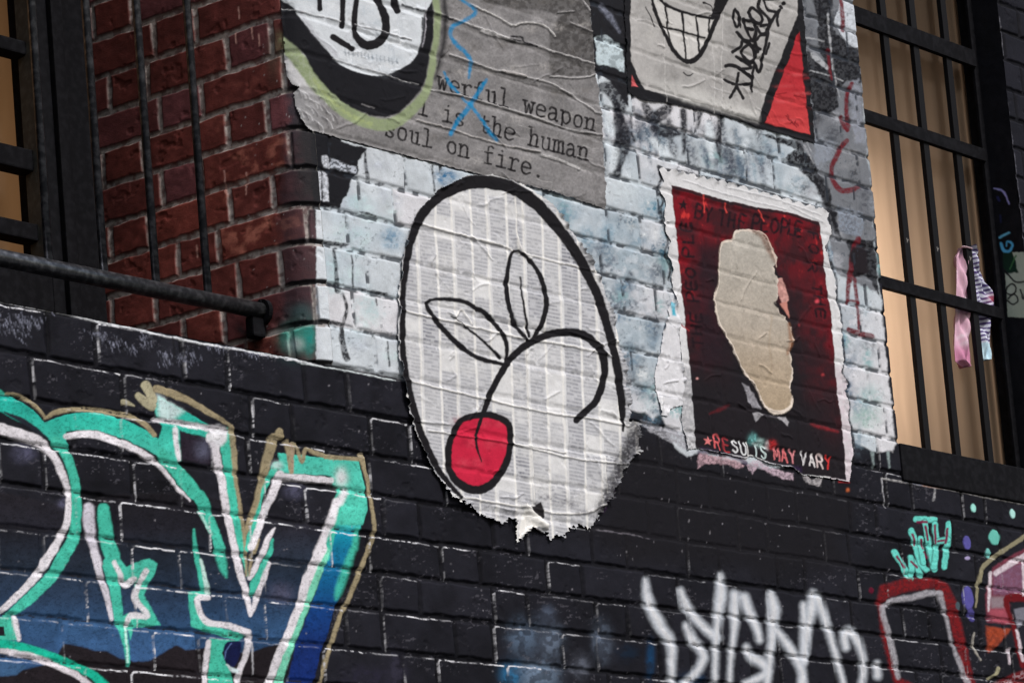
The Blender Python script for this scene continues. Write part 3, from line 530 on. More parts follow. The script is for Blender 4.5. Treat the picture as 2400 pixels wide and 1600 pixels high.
TAR = P("1440,1080 1500,1000 1580,1040 1640,1075 1760,1098 1960,1130 2020,1160 1980,1260 1990,1330 1800,1350 1600,1330 1480,1330 1400,1270 1330,1262 1400,1210")
idx = W.sel(TAR, 60); tar = np.zeros(len(uu), np.float32); tar[idx] = ss(30, -40, W.sd(idx, TAR) + 40 * (fbm(px[idx] / 60, py[idx] / 60, 99, 3) - .5))
W.put(np.arange(len(uu)), tar * (W.fresh < .3) * .92, alb((31, 30, 34)), 0, 0)
hw = hw * (1 - .6 * tar) + .001 * tar
hw = hw * (1 - .35 * W.fresh) + .0006 * W.fresh + W.h
W.lab[(vv > 3.195) & (vv < SILL) & (uu < UT)] = L_SILL
rows, cols = len(VS) - 1, NU - 1
cu = .5 * (UU[:-1, :-1] + UU[1:, 1:]); cv = .5 * (VV[:-1, :-1] + VV[1:, 1:])
keep = ~((cv > SILL) & (cu < UT) & (cu > -1.95) & (cv < VTOP)) & ~((cv > 3.268) & (cv < VTOP) & (cu > UO) & (cu < UPIER))
lab = W.lab.reshape(UU.shape)[:-1, :-1]
posA = surf(np.maximum(uu, UT), vv, hw); posA[:, 0] += np.minimum(uu - UT, 0)

wall = tag(empty("brick_wall", (0.3, 0, 0)), "painted brick wall with rounded corner, covered in graffiti and pasted posters", "wall")
M_WALL = painted("painted_brick", .68, .06, .3)
NAMES = {0: "wall_face", L_TEAL: "graffiti_lettering", L_WHITE: "spray_tag", L_SMALL: "small_lettering", L_RED: "red_lettering", L_PINK: "pink_lettering", L_DRIP: "red_tag", L_SILL: "window_sill"}
PART = {L_TEAL: "turquoise graffiti lettering with white edges and khaki outline", L_WHITE: "soft white spray paint tag", L_SMALL: "small turquoise WITH lettering with magenta centres", L_RED: "dark red and grey graffiti letter", L_PINK: "mauve and orange graffiti letter with khaki outline", L_DRIP: "dark red letters down the edge of the wall", L_SILL: "black brick sill with chipped white edge"}
for k in range(8):
    kk = keep & (lab == k)
    if kk.any():
        o = grid_mesh(NAMES[k], posA, kk, NU, W.c, M_WALL, wall)
        if k in PART: o["label"] = PART[k]

# ------------------------------------------------------------------ bullnose and reveal of the left opening
arc = BR * ANG
S0 = np.concatenate([UT - np.linspace(0, arc, 42), UT - arc - np.arange(.0022, .60, .0022)])[::-1]
V0 = np.concatenate([np.arange(SILL, 4.80, .0019), np.arange(4.82, 4.99, .02)])
SS_, VR = np.meshgrid(S0, V0); s1 = SS_.ravel(); v1 = VR.ravel()
hr, jr, bel, abv, dpj, flj, bid = relief(s1, v1, .0055, .0056, .0026)
p0 = surf(s1, v1, 0 * s1); qx, qy = proj(p0)
R = Canvas(qx, qy, alb((96, 44, 44)))
n1 = fbm(s1 * 45, v1 * 60, 81, 4); n2 = fbm(s1 * 140, v1 * 140, 82, 3)
b3 = bid[:, None]
col = alb((72, 40, 42)) * (1 - b3) + alb((114, 58, 52)) * b3
col = col + (alb((150, 92, 80)) - col) * (ss(.45, .70, n1) * ss(.45, .8, bid) * ss(470, 560, qx))[:, None]
col = col + (alb((120, 74, 80)) - col) * (ss(.3, .0, bid) * .7)[:, None]
col *= (.55 + .8 * n1)[:, None] * (.85 + .3 * n2)[:, None]
mort = alb((172, 162, 158)) * (.45 + .9 * fbm(s1 * 120, v1 * 120, 83, 3))[:, None]
deep = ss(500, 300, qx + .25 * (qy - 300) + 90 * (n1 - .5)); col *= (1 - .62 * deep * (.4 + .6 * bid))[:, None]   # bricks, then mortar, darker toward the deep end
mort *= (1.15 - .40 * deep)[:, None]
jj = jr * (.35 + .65 * ss(.34, .52, fbm(s1 * 90, v1 * 90, 84, 3)))
R.c[:] = (col * (1 - jj[:, None]) + mort * jj[:, None]).astype(np.float32)
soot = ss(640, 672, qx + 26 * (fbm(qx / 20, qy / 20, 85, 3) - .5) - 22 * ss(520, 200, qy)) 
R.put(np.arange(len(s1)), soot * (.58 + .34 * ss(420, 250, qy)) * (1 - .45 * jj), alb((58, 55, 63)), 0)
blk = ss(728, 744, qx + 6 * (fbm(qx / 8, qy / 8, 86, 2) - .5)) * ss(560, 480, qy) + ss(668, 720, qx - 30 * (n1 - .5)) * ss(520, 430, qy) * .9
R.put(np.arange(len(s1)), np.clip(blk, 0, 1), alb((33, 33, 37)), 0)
for s_, wd in (("585,735 600,752 610,775", 22), ("560,770 585,790 600,812", 16), ("600,720 612,745 618,770", 12)):
    R.stroke(P(s_), wd, (32, 31, 34), soft=12, a=.95, dry=.2, seed=4)
R.blob(694, 790, 36, 34, (72, 176, 160), .95, dry=.2, sc=12); R.blob(726, 795, 16, 40, (24, 148, 140), .8, dry=.3); R.blob(692, 806, 20, 16, (208, 224, 222), .85); R.blob(705, 730, 30, 22, (58, 92, 94), .6)
R.blob(640, 130, 16, 60, (92, 96, 84), .35); R.blob(660, 100, 14, 26, (120, 132, 96), .5, dry=.5)
wl = ss(739, 743, qx + 5 * (fbm(qx / 9, qy / 9, 87, 3) - .5)) * ss(478, 486, qy)
R.put(np.arange(len(s1)), wl * (1 - .85 * jj), alb((202, 208, 216)), 0)
bed = np.minimum(bel, abv); dl = ss(.0095, .0045, abs(bel - .003)) * ss(640, 690, qx) * .95
R.put(np.arange(len(s1)), dl, alb((33, 32, 36)), 0)
for k_ in range(60):
    R.blob(rs.uniform(560, 738), rs.uniform(60, 830), rs.uniform(.9, 2), rs.uniform(.9, 2.2), (176, 170, 172), rs.uniform(.4, 1))
for x, y in ((526, 415), (528, 440), (575, 445), (578, 420), (462, 590), (590, 80), (606, 95), (552, 90), (560, 32)):
    R.stroke([(x, y - 14), (x + 2, y + 12)], [3, 2], (206, 160, 150), soft=2, dry=.4, seed=x)
kr = np.ones((len(V0) - 1, len(S0) - 1), bool)
posB = surf(s1, v1, hr)
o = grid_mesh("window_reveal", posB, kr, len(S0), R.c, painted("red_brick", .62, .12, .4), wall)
o["label"] = "red brick window reveal with pale mortar and rounded corner"
# ------------------------------------------------------------------ lettering: a typewriter face and plain capitals, drawn as strokes
TYPE = {  # x 0..1 in the cell, y 0 baseline, 1 x-height
 'w': ["-.02,1 .30,1", ".12,1 .30,.02 .5,.8 .70,.02 .88,1", ".72,1 1.02,1"], 'e': [".14,.55 .86,.55 .84,.85 .5,1 .2,.85 .12,.5 .22,.15 .52,0 .88,.14"],
 'r': [".1,.98 .36,.98 .36,.02", ".08,.02 .66,.02", ".36,.66 .52,.9 .74,1 .92,.88"], 'f': [".4,.02 .4,1.2 .5,1.45 .72,1.5 .88,1.4", ".12,.96 .78,.96", ".14,.02 .74,.02"],
 'u': [".04,.98 .24,.98 .24,.3 .34,.06 .54,0 .76,.2 .76,.98", ".58,.98 .76,.98", ".76,.3 .76,.02 .96,.02"], 'l': [".2,1.5 .52,1.5 .52,.02", ".12,.02 .92,.02"],
 'a': [".18,.84 .36,1 .62,.98 .74,.8 .74,.1 .94,.02", ".74,.6 .4,.56 .16,.4 .16,.14 .36,0 .6,.1 .74,.3"], 'p': [".02,.98 .22,.98 .22,-.46", ".02,-.46 .46,-.46", ".22,.72 .42,.98 .68,.96 .86,.7 .86,.3 .68,.04 .42,.02 .22,.28"],
 'o': [".5,1 .24,.88 .14,.5 .24,.12 .5,0 .76,.12 .86,.5 .76,.88 .5,1"], 'n': [".02,.98 .22,.98 .22,.02", ".02,.02 .42,.02", ".22,.7 .42,.96 .62,1 .78,.84 .78,.02", ".6,.02 .98,.02"],
 'i': [".22,.98 .52,.98 .52,.02", ".12,.02 .92,.02", ".5,1.38 .52,1.36"], 's': [".82,.9 .56,1 .26,.94 .2,.72 .5,.54 .82,.32 .76,.06 .44,0 .18,.12", ".82,.98 .82,.7", ".18,.02 .18,.3"],
 't': [".4,1.38 .4,.24 .52,.02 .72,0 .9,.16", ".12,.98 .82,.98"], 'h': [".02,1.5 .22,1.5 .22,.02", ".02,.02 .42,.02", ".22,.7 .42,.96 .62,1 .78,.84 .78,.02", ".6,.02 .98,.02"],
 'm': ["-.04,.98 .1,.98 .1,.02", "-.04,.02 .24,.02", ".1,.8 .26,1 .46,.9 .48,.02", ".38,.02 .6,.02", ".48,.8 .66,1 .86,.9 .88,.02", ".76,.02 1.04,.02"], '.': [".48,.08 .5,.06"]}
CAPS = {'B': ["0,0 0,1 .5,1 .7,.78 .5,.54 0,.54", ".5,.54 .76,.28 .5,0 0,0"], 'Y': ["0,1 .35,.5 .7,1", ".35,.5 .35,0"], 'T': ["0,1 .7,1", ".35,1 .35,0"], 'H': ["0,0 0,1", ".66,0 .66,1", "0,.52 .66,.52"],
 'E': [".6,1 0,1 0,0 .6,0", "0,.52 .5,.52"], 'P': ["0,0 0,1 .5,1 .7,.76 .5,.48 0,.48"], 'O': [".35,1 .06,.8 0,.5 .06,.2 .35,0 .64,.2 .7,.5 .64,.8 .35,1"], 'L': ["0,1 0,0 .58,0"], 'F': [".6,1 0,1 0,0", "0,.52 .5,.52"],
 'R': ["0,0 0,1 .5,1 .68,.76 .5,.5 0,.5", ".36,.5 .7,0"], 'S': [".64,.86 .35,1 .08,.82 .14,.6 .55,.42 .64,.18 .35,0 .04,.14"], 'U': ["0,1 0,.24 .2,0 .48,0 .68,.24 .68,1"], 'M': ["0,0 .05,1 .36,.3 .68,1 .72,0"], 'A': ["0,0 .34,1 .7,0", ".12,.34 .56,.34"], 'V': ["0,1 .34,0 .7,1"]}
def glyph(cv, strokes, o, ex, ey, w_, col, soft=1.2, dry=.15, rnd=True, lab=0):
    for s_ in strokes:
        a = P(s_); p = np.array(o) + a[:, :1] * np.array(ex) + a[:, 1:] * np.array(ey)
        cv.stroke(p, w_, col, soft=soft, dry=dry, sm=rnd and len(p) > 3, lab=lab, seed=int(o[0]) % 97)
def star(cv, x, y, r, col, lab=0):
    cv.fill([(x + (r if k % 2 == 0 else r * .42) * math.sin(k * math.pi / 5 + .1), y - (r if k % 2 == 0 else r * .42) * math.cos(k * math.pi / 5 + .1)) for k in range(10)], col, soft=1.5, lab=lab)

M_PAPER = painted("pasted_paper", .8, .06, .22, 300, .10)
def sheet(name, label, outline, draw, off, step=(.0021, .0018), smin=None, smax=None, ragged=1.5, curl=.004, wrinkles=34, cat="poster", parts=None):
    o = np.asarray(outline, float); w3 = at(o[:, 0], o[:, 1])
    s0 = w3[:, 0].min() - .02 if smin is None else smin; s1_ = w3[:, 0].max() + .02 if smax is None else smax
    z0, z1 = w3[:, 2].min() - .02, min(w3[:, 2].max() + .02, 5.0)
    ga = np.arange(s0, s1_, step[0]); gb = np.arange(z0, z1, step[1]); A, B = np.meshgrid(ga, gb); a = A.ravel(); b = B.ravel()
    x, y = proj(surf(a, b, 0 * a)); cv = Canvas(x, y, alb((150, 148, 146)))
    idx = np.arange(len(a)); rg = ragged(x, y) if callable(ragged) else ragged
    d = cv.sd(idx, o) + rg * (fbm(x / 5, y / 5, 701, 3) - .5) * 2 + .8 * rg * (fbm(x / 17, y / 17, 704, 2) - .5)
    draw(cv)
    rw = np.random.RandomState(int(abs(o[:, 0].sum())) % 9999); lo_, hi_ = o.min(0), o.max(0)
    for k in range(wrinkles):                  # creases and bubbles of the paste
        p = np.array([rw.uniform(lo_[0], hi_[0]), rw.uniform(max(lo_[1], 0), hi_[1])]); an = rw.choice([.25, 1.55, .9, -.5]) + rw.normal(0, .3); L = rw.uniform(15, 80)
        q = [p + np.array([math.cos(an), math.sin(an)]) * L * t + rw.normal(0, 2.5, 2) for t in (0, .33, .66, 1)]
        cv.stroke(q, [1.2, rw.uniform(2, 4), rw.uniform(2, 4), 1], None, ridge=rw.uniform(.0008, .0026))
    hp = relief(a, b, .0030, .0026, .0075)[0] * (.2 + 1.25 * fbm(a * 4, b * 4, 705, 3)); wall_h = relief(a, b)[0] + .0016
    h = hp + off + cv.h + .0012 * (fbm(a * 60, b * 60, 702, 4) - .5)
    edge = np.clip(1 + d / 11, 0, 1) ** 2 * ss(.52, .75, fbm(x / 26, y / 26, 703, 2)); h = np.maximum(h + curl * edge, wall_h)
    keep_v = (d < 0).reshape(A.shape); kp = keep_v[:-1, :-1] & keep_v[1:, 1:] & keep_v[1:, :-1] & keep_v[:-1, 1:]
    pos = surf(a, b, h); c = at(o[:, 0].mean(), o[:, 1].mean())
    root = tag(empty(name, (float(c[0]), -.01, float(c[2]))), label, cat)
    lb = cv.lab.reshape(A.shape)[:-1, :-1]
    for k in sorted(set(np.unique(lb).tolist())):
        kk = kp & (lb == k)
        if kk.any():
            q = grid_mesh((parts or {}).get(k, ("paper_sheet",))[0], pos, kk, len(ga), cv.c, M_PAPER, root)
            if k: q["label"] = parts[k][1]
    return root

# ------------------------------------------------------------------ grey text poster with the sprayed oval
Q = lambda s_: Z(640, 0, 4.612, s_); QT = lambda s_: Z(980, 0, 3.267, s_)
def draw_text(cv):
    x, y = cv.rx, cv.ry; g = fbm(x / 34, y / 22, 201, 4); g2 = fbm(x / 4, y / 4, 202, 3)
    c = alb((131, 129, 131)) * (.62 + .62 * g)[:, None] * (.72 + .52 * g2)[:, None]; cv.c[:] = c
    cv.fill(P("640,-80 720,-80 760,330 900,380 860,420 640,420"), (158, 158, 162), soft=26, a=.5)
    cv.fill(QT("480,20 640,60 900,80 1080,130 1000,260 1000,410 1340,495 1360,300 1330,-60 500,-60"), (64, 62, 62), soft=5, a=.85, dry=.35, sc=7)
    cv.fill(QT("1000,400 1340,495 1360,590 1000,590"), (70, 68, 68), soft=5, a=.85, dry=.4, sc=7); cv.fill(QT("1020,640 1060,640 1060,800 1020,780"), (110, 108, 108), soft=5, a=.6, dry=.4)
    for k in range(40):
        cv.blob(980 + (k * 97 % 420), (k * 53 % 420), 18, 10, [(104, 100, 98), (174, 170, 168)][k % 2], .45, dry=.8, sc=5, seed=k)
    # typed lines
    ex = np.array([25.5, 6.6]); ey = np.array([2.4, -27.5]); pit = np.array([28.95, 7.85])
    for text, o in (("werful weapon", QT("130,682")[0]), ("l is the human", QT("-18,880")[0]), ("soul on fire.", QT("-268,1042")[0])):
        for i, ch in enumerate(text):
            if ch != ' ': glyph(cv, TYPE[ch], o + pit * i, ex, ey, 4.9 if ch != '.' else 7.5, (33, 31, 33))
    # creases and torn edges, lit rim and dark underside painted in
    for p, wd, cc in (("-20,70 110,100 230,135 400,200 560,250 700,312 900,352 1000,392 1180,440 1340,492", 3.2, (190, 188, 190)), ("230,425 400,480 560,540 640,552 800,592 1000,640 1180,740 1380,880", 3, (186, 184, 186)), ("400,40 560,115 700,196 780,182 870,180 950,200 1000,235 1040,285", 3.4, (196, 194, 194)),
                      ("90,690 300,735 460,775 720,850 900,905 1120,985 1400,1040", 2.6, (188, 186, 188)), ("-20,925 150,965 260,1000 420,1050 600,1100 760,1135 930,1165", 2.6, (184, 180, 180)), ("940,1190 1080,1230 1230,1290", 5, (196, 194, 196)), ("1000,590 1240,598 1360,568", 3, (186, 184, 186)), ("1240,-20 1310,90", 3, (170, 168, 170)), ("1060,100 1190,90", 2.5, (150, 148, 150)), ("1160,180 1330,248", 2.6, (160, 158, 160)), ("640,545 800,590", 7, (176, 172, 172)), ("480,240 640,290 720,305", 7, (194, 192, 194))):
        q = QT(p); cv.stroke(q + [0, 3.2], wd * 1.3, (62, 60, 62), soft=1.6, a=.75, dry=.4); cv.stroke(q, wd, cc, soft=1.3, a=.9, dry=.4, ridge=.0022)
    for p in ("690,300 800,330 900,360", "700,285 780,290 800,320"):
        cv.stroke(QT(p), 5, (34, 33, 36), soft=2, dry=.3)
    for k in range(30):
        xx, yy = 1000 + (k * 131 % 400), 240 + (k * 71 % 200) + (k * 131 % 400) * .1; cv.stroke([(xx, yy), (xx + 18, yy + 6), (xx + 36, yy + 9)], 1.6, (176, 174, 174) if k % 2 else (104, 102, 102), soft=1.2, a=.6, dry=.5)
    for k in range(26):                        # crumpled left edge
        xx, yy = 690 + (k * 37 % 90), 205 + (k * 29 % 95); cv.stroke([(xx, yy), (xx + 10, yy + 9), (xx + 16, yy + 22)], 2.4, (202, 202, 206) if k % 3 else (78, 76, 80), soft=1.5, a=.7, dry=.4, ridge=.0015)
    cv.fill(Q("110,500 330,560 420,760 560,960 480,1000 300,960 200,880 120,760"), (204, 204, 208), soft=10, a=.9, dry=.15)
    # the oval
    cv.stroke(Q("1830,-60 1850,200 1830,450 1790,650 1740,860"), [12, 14, 13, 12, 9], (36, 35, 38), soft=9, a=.92)
    LIME = (136, 148, 116)
    cv.stroke(Q("20,380 110,450 200,560 310,700 430,870 560,1010 720,1160 880,1262 1050,1335 1200,1355 1350,1310 1480,1205 1590,1080 1660,950 1690,800 1720,600 1752,350 1762,150 1730,-80"), [18, 26, 34, 34, 34, 32, 32, 31, 29, 28, 27, 24, 21, 19, 17, 16, 16, 16, 16], LIME, soft=3.5, lab=1, dry=.12)
    cv.stroke(Q("430,880 560,1020 720,1170 880,1275 1050,1350"), 9, (156, 168, 118), soft=5, a=.7, dry=.4)
    cv.fill(Q("-60,-80 -60,330 60,360 120,415 230,500 330,585 420,780 600,980 750,1110 900,1200 1050,1258 1200,1275 1350,1232 1470,1120 1580,990 1640,850 1680,600 1718,350 1720,100 1690,-80"), (33, 33, 37), soft=3, lab=1, sm=False)
    cv.fill(Q("150,-80 230,100 300,220 400,350 500,470 640,625 760,722 900,784 1050,816 1200,816 1330,770 1460,695 1560,570 1595,420 1610,200 1600,-80"), (198, 203, 210), soft=2, lab=1, sm=True)
    for k in range(26):
        yy = k * 47 % 170; xx = 730 + yy * .8 + (k * 61 % 200) * (1 - yy / 260); cv.blob(xx, yy, 22, 12, [(160, 172, 184), (214, 216, 220), (150, 152, 160)][k % 3], .4, dry=.7, sc=5, seed=60 + k, lean=.3)
    cv.stroke(Q("290,120 350,250 440,370 560,500 680,610"), 9, (150, 148, 158), soft=5, a=.5, dry=.4)
    for k in range(14):
        xx = 806 + k * 9.4; cv.stroke([(xx, 118 + k * 1.6), (xx + 1, 130 + k * 1.6)], 2.2, (112, 122, 134), soft=1.8, a=.7, dry=.3); cv.stroke([(xx - 3, 124 + k * 1.6), (xx + 4, 127 + k * 1.6)], 1.6, (120, 128, 140), soft=1.6, a=.6)
    cv.stroke(Q("1600,200 1598,420 1570,560"), [6, 6, 4], (40, 40, 46), soft=2, a=.9, dry=.3); cv.stroke(Q("1640,40 1630,300 1600,520"), 3, (178, 176, 186), soft=2, a=.8, dry=.4)
    for p, wd in (("490,-80 496,105", [13, 13]), ("742,-80 740,292", [13, 13]), ("890,20 872,200 884,380 960,485 1080,492 1190,400 1208,230 1150,80 1085,-80", [13, 13, 14, 20, 22, 20, 19, 19, 17]), ("642,412 840,532", [16, 14]), ("1295,20 1330,118", [17, 17])):
        cv.stroke(Q(p), wd, (34, 33, 36), soft=1.6, lab=1)
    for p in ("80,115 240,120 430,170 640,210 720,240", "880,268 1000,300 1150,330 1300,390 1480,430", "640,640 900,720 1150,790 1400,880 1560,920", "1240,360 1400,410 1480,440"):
        q = Q(p); cv.stroke(q + [0, 2.5], 2.2, (70, 72, 80), soft=1.4, a=.7, dry=.5); cv.stroke(q, 1.8, (210, 210, 214), soft=1.2, a=.7, dry=.5, ridge=.0012)  # creases again, with light and shade painted along them
    cv.stroke(Q("960,1130 1090,1175"), 2.5, (150, 148, 152), soft=1.4, a=.8, dry=.3)
    for p, wd in (("1380,60 1520,110 1640,140 1780,175 1930,215", 5),):
        cv.stroke(Q(p), wd, (32, 32, 36), soft=1.5, a=.85, dry=.35)
    BLUE = (22, 122, 172)
    for p, wd in (("300,-10 400,55 432,105 340,165 262,205 236,270 285,350 365,425 395,490 382,600", [6, 7, 9, 9, 10, 9, 10, 10, 9, 5]), ("190,560 235,650 300,720", [6, 9, 5]), ("515,615 490,660 440,740 385,820 300,930 240,1035", [7, 11, 10, 13, 11, 9]), ("330,760 395,815 470,910 530,1010 600,1080", [5, 9, 8, 9, 6])):
        cv.stroke(QT(p), wd, BLUE, soft=3, a=.9, dry=.25, lab=3, seed=44)
txt = P("655,-90 661,60 666,104 667,150 672,182 686,201 700,205 687,217 691,248 704,280 722,304 780,322 850,341 930,362 1019,384 1138,414 1262,442 1421,490 1418,430 1410,316 1400,218 1394,170 1388,82 1378,0 1370,-90")
sheet("text_poster", "grey poster of typewriter lettering partly covered by a sprayed white oval with lime rim", txt, draw_text, .0032, smin=-.66, smax=.47, parts={0: ("paper_sheet", ""), 1: ("sprayed_oval", "white oval with black strokes inside a black and lime green rim"), 2: ("typed_lettering", "black typewriter lettering"), 3: ("blue_scribble", "blue spray scribble")})

# ------------------------------------------------------------------ grinning poster, upper right
S8 = lambda s_: Z(900, 0, 2.937, s_); SG = lambda s_: Z(1660, 0, 4.611, s_)
def draw_grin(cv):
    x, y = cv.rx, cv.ry; g = fbm(x / 40, y / 60, 301, 4); g2 = fbm(x / 5, y / 5, 302, 3)
    cv.c[:] = alb((33, 33, 36))
    cv.fill(P("1476,-90 1476,146 1508,211 1600,232 1699,257 1774,283 1800,205 1866,38 1866,-90"), (164, 162, 162), soft=1.6)
    k = np.nonzero(cv.c[:, 0] > .15)[0]; cv.c[k] *= ((.66 + .6 * g[k]) * (.86 + .26 * g2[k]))[:, None]
    cv.fill(P("1620,215 1774,262 1774,284 1600,236"), (206, 205, 204), soft=12, a=.75, dry=.2); cv.fill(P("1510,185 1620,200 1700,255 1560,222"), (186, 185, 184), soft=12, a=.6)
    for k in range(12): cv.blob(1500 + k * 25, 20 + (k * 67 % 200), 14, 30, [(134, 132, 132), (186, 184, 182)][k % 2], .4, dry=.6, seed=k)
    for p in ("1556,70 1556,160 1560,240", "1668,110 1672,200 1672,270", "1696,0 1690,120 1690,250"): cv.stroke(P(p), 1.6, (206, 204, 204), soft=1.2, a=.6, dry=.4, ridge=.001)
    cv.fill(P("1870,76 1882,204 1896,317 1792,289 1836,166"), (176, 50, 56), soft=1.5, lab=2, grad=[(80, (156, 42, 50)), (200, (172, 50, 57)), (300, (190, 68, 70))])
    for k in range(16): cv.blob(1800 + (k * 37 % 90), 150 + (k * 53 % 150), 22, 4, [(138, 34, 42), (190, 84, 88)][k % 2], .5 * (1800 + (k * 37 % 90) > 1868 - (150 + (k * 53 % 150) - 75) * .3), dry=.5, seed=k, lean=0)
    cv.stroke(SG("920,1045 1040,1065"), 3, (110, 26, 32), soft=1.6, a=.8); cv.stroke(SG("740,1025 830,1010"), 2.5, (120, 28, 34), soft=1.6, a=.8)
    cv.fill(P("1478,178 1493,206 1479,204"), (190, 92, 96), soft=1.2)
    mouth = P("1526,-60 1526,0 1535,30 1546,58 1567,102 1584,129 1607,146 1631,136 1652,105 1675,51 1699,0 1720,-60")
    cv.fill(mouth, (190, 188, 187), soft=1.5, lab=1)
    cv.fill(P("1530,-60 1539,0 1567,17 1614,34 1665,44 1690,0 1700,-60"), (160, 158, 158), soft=1.5)
    K = (34, 33, 35)
    for p, wd in (("1524,-40 1528,8 1546,58 1567,102 1584,129 1607,146 1631,138 1652,106 1675,51 1700,-6", "7 7 9 9 9 10 12 11 11 14"), ("1538,-6 1567,17 1614,34 1665,46", "7 7 7 7"), ("1560,18 1563,60 1568,96", "5 4 4"), ("1597,33 1602,90 1606,140", "6 5 4"), ("1629,41 1633,80 1637,126", "5 5 5"), ("1660,48 1659,78", "4 4"), ("1546,61 1580,70 1615,80 1648,91", "5 4 4 4"),
                  ("1600,171 1608,177 1616,177 1622,173", "3 3 3 2"), ("1512,18 1523,42 1532,64", "2 3 2"), ("1646,8 1662,16 1668,26 1668,36 1660,40", "5 3 4 4 3"), ("1690,-30 1680,16 1668,44", "26 17 10")):
        cv.stroke(P(p), [float(q) for q in wd.split()], K, soft=1.4, lab=1)
    for p, wd in (("170,870 300,920 435,912", 8), ("312,800 292,940 222,1065", 7), ("290,940 358,1078", 7), ("178,722 240,715 320,750 455,858", 9), ("325,755 445,730 292,622", 8), ("292,622 420,690 480,690 462,800 455,1000", 7), ("372,530 430,498 485,560 490,640 425,675 362,620 352,560 372,530", 8), ("248,572 340,510 372,448 540,545", 8), ("293,358 380,440 480,445", 8), ("480,445 520,575", 7), ("365,212 395,330 470,440 492,262 368,222", 8), ("400,318 460,325", 9), ("418,140 460,92 545,150 570,225 535,260 455,215 418,140", 8),
                  ("555,-20 535,90 640,200 655,265 560,282", 8), ("590,15 640,110 720,140", 7), ("520,300 540,370 610,362 650,270", 8), ("500,440 540,395 600,385", 7), ("590,2 750,-6", 7), ("752,118 665,262 600,480 540,778 480,690", 8), ("758,115 735,200 745,288", 6), ("800,40 806,50", 9), ("772,80 778,90", 9), ("636,478 606,598", 6), ("280,112 322,180 320,262 290,300 264,220 264,140 280,112", 7), ("338,190 332,308", 4)):
        cv.stroke(SG(p), wd, K, soft=1.3, lab=3)
    for p in ("835,1250 870,1310 850,1240", "880,1300 910,1350 930,1310", "920,1330 960,1370", "850,1290 940,1380", "870,1345 900,1330"): cv.stroke(SG(p), 2, (104, 28, 34), soft=1.3, a=.8)
    for p in ("1600,232 1640,240 1700,258",): cv.stroke(P(p), 2, (210, 208, 206), soft=1.2, a=.5, dry=.5)
    cv.stroke(SG("70,785 260,840"), 2, (96, 94, 94), soft=1.4, a=.7, dry=.4)
    k = np.nonzero(cv.c[:, 0] < .03)[0]; cv.c[k] *= (.8 + .6 * g[k])[:, None]
grin = P("1459,-90 1461,0 1465,136 1468,218 1500,236 1560,243 1640,262 1699,275 1773,300 1840,318 1908,338 1904,290 1898,238 1889,136 1879,0 1875,-90")
sheet("grin_poster", "grey poster of a wide toothy grin with a red triangle in its corner", grin, draw_grin, .0036, parts={0: ("paper_sheet", ""), 1: ("grin_drawing", "black line drawing of a grin with a grid of teeth"), 2: ("red_triangle", "red painted triangle"), 3: ("marker_tag", "black marker tag running up the sheet")})

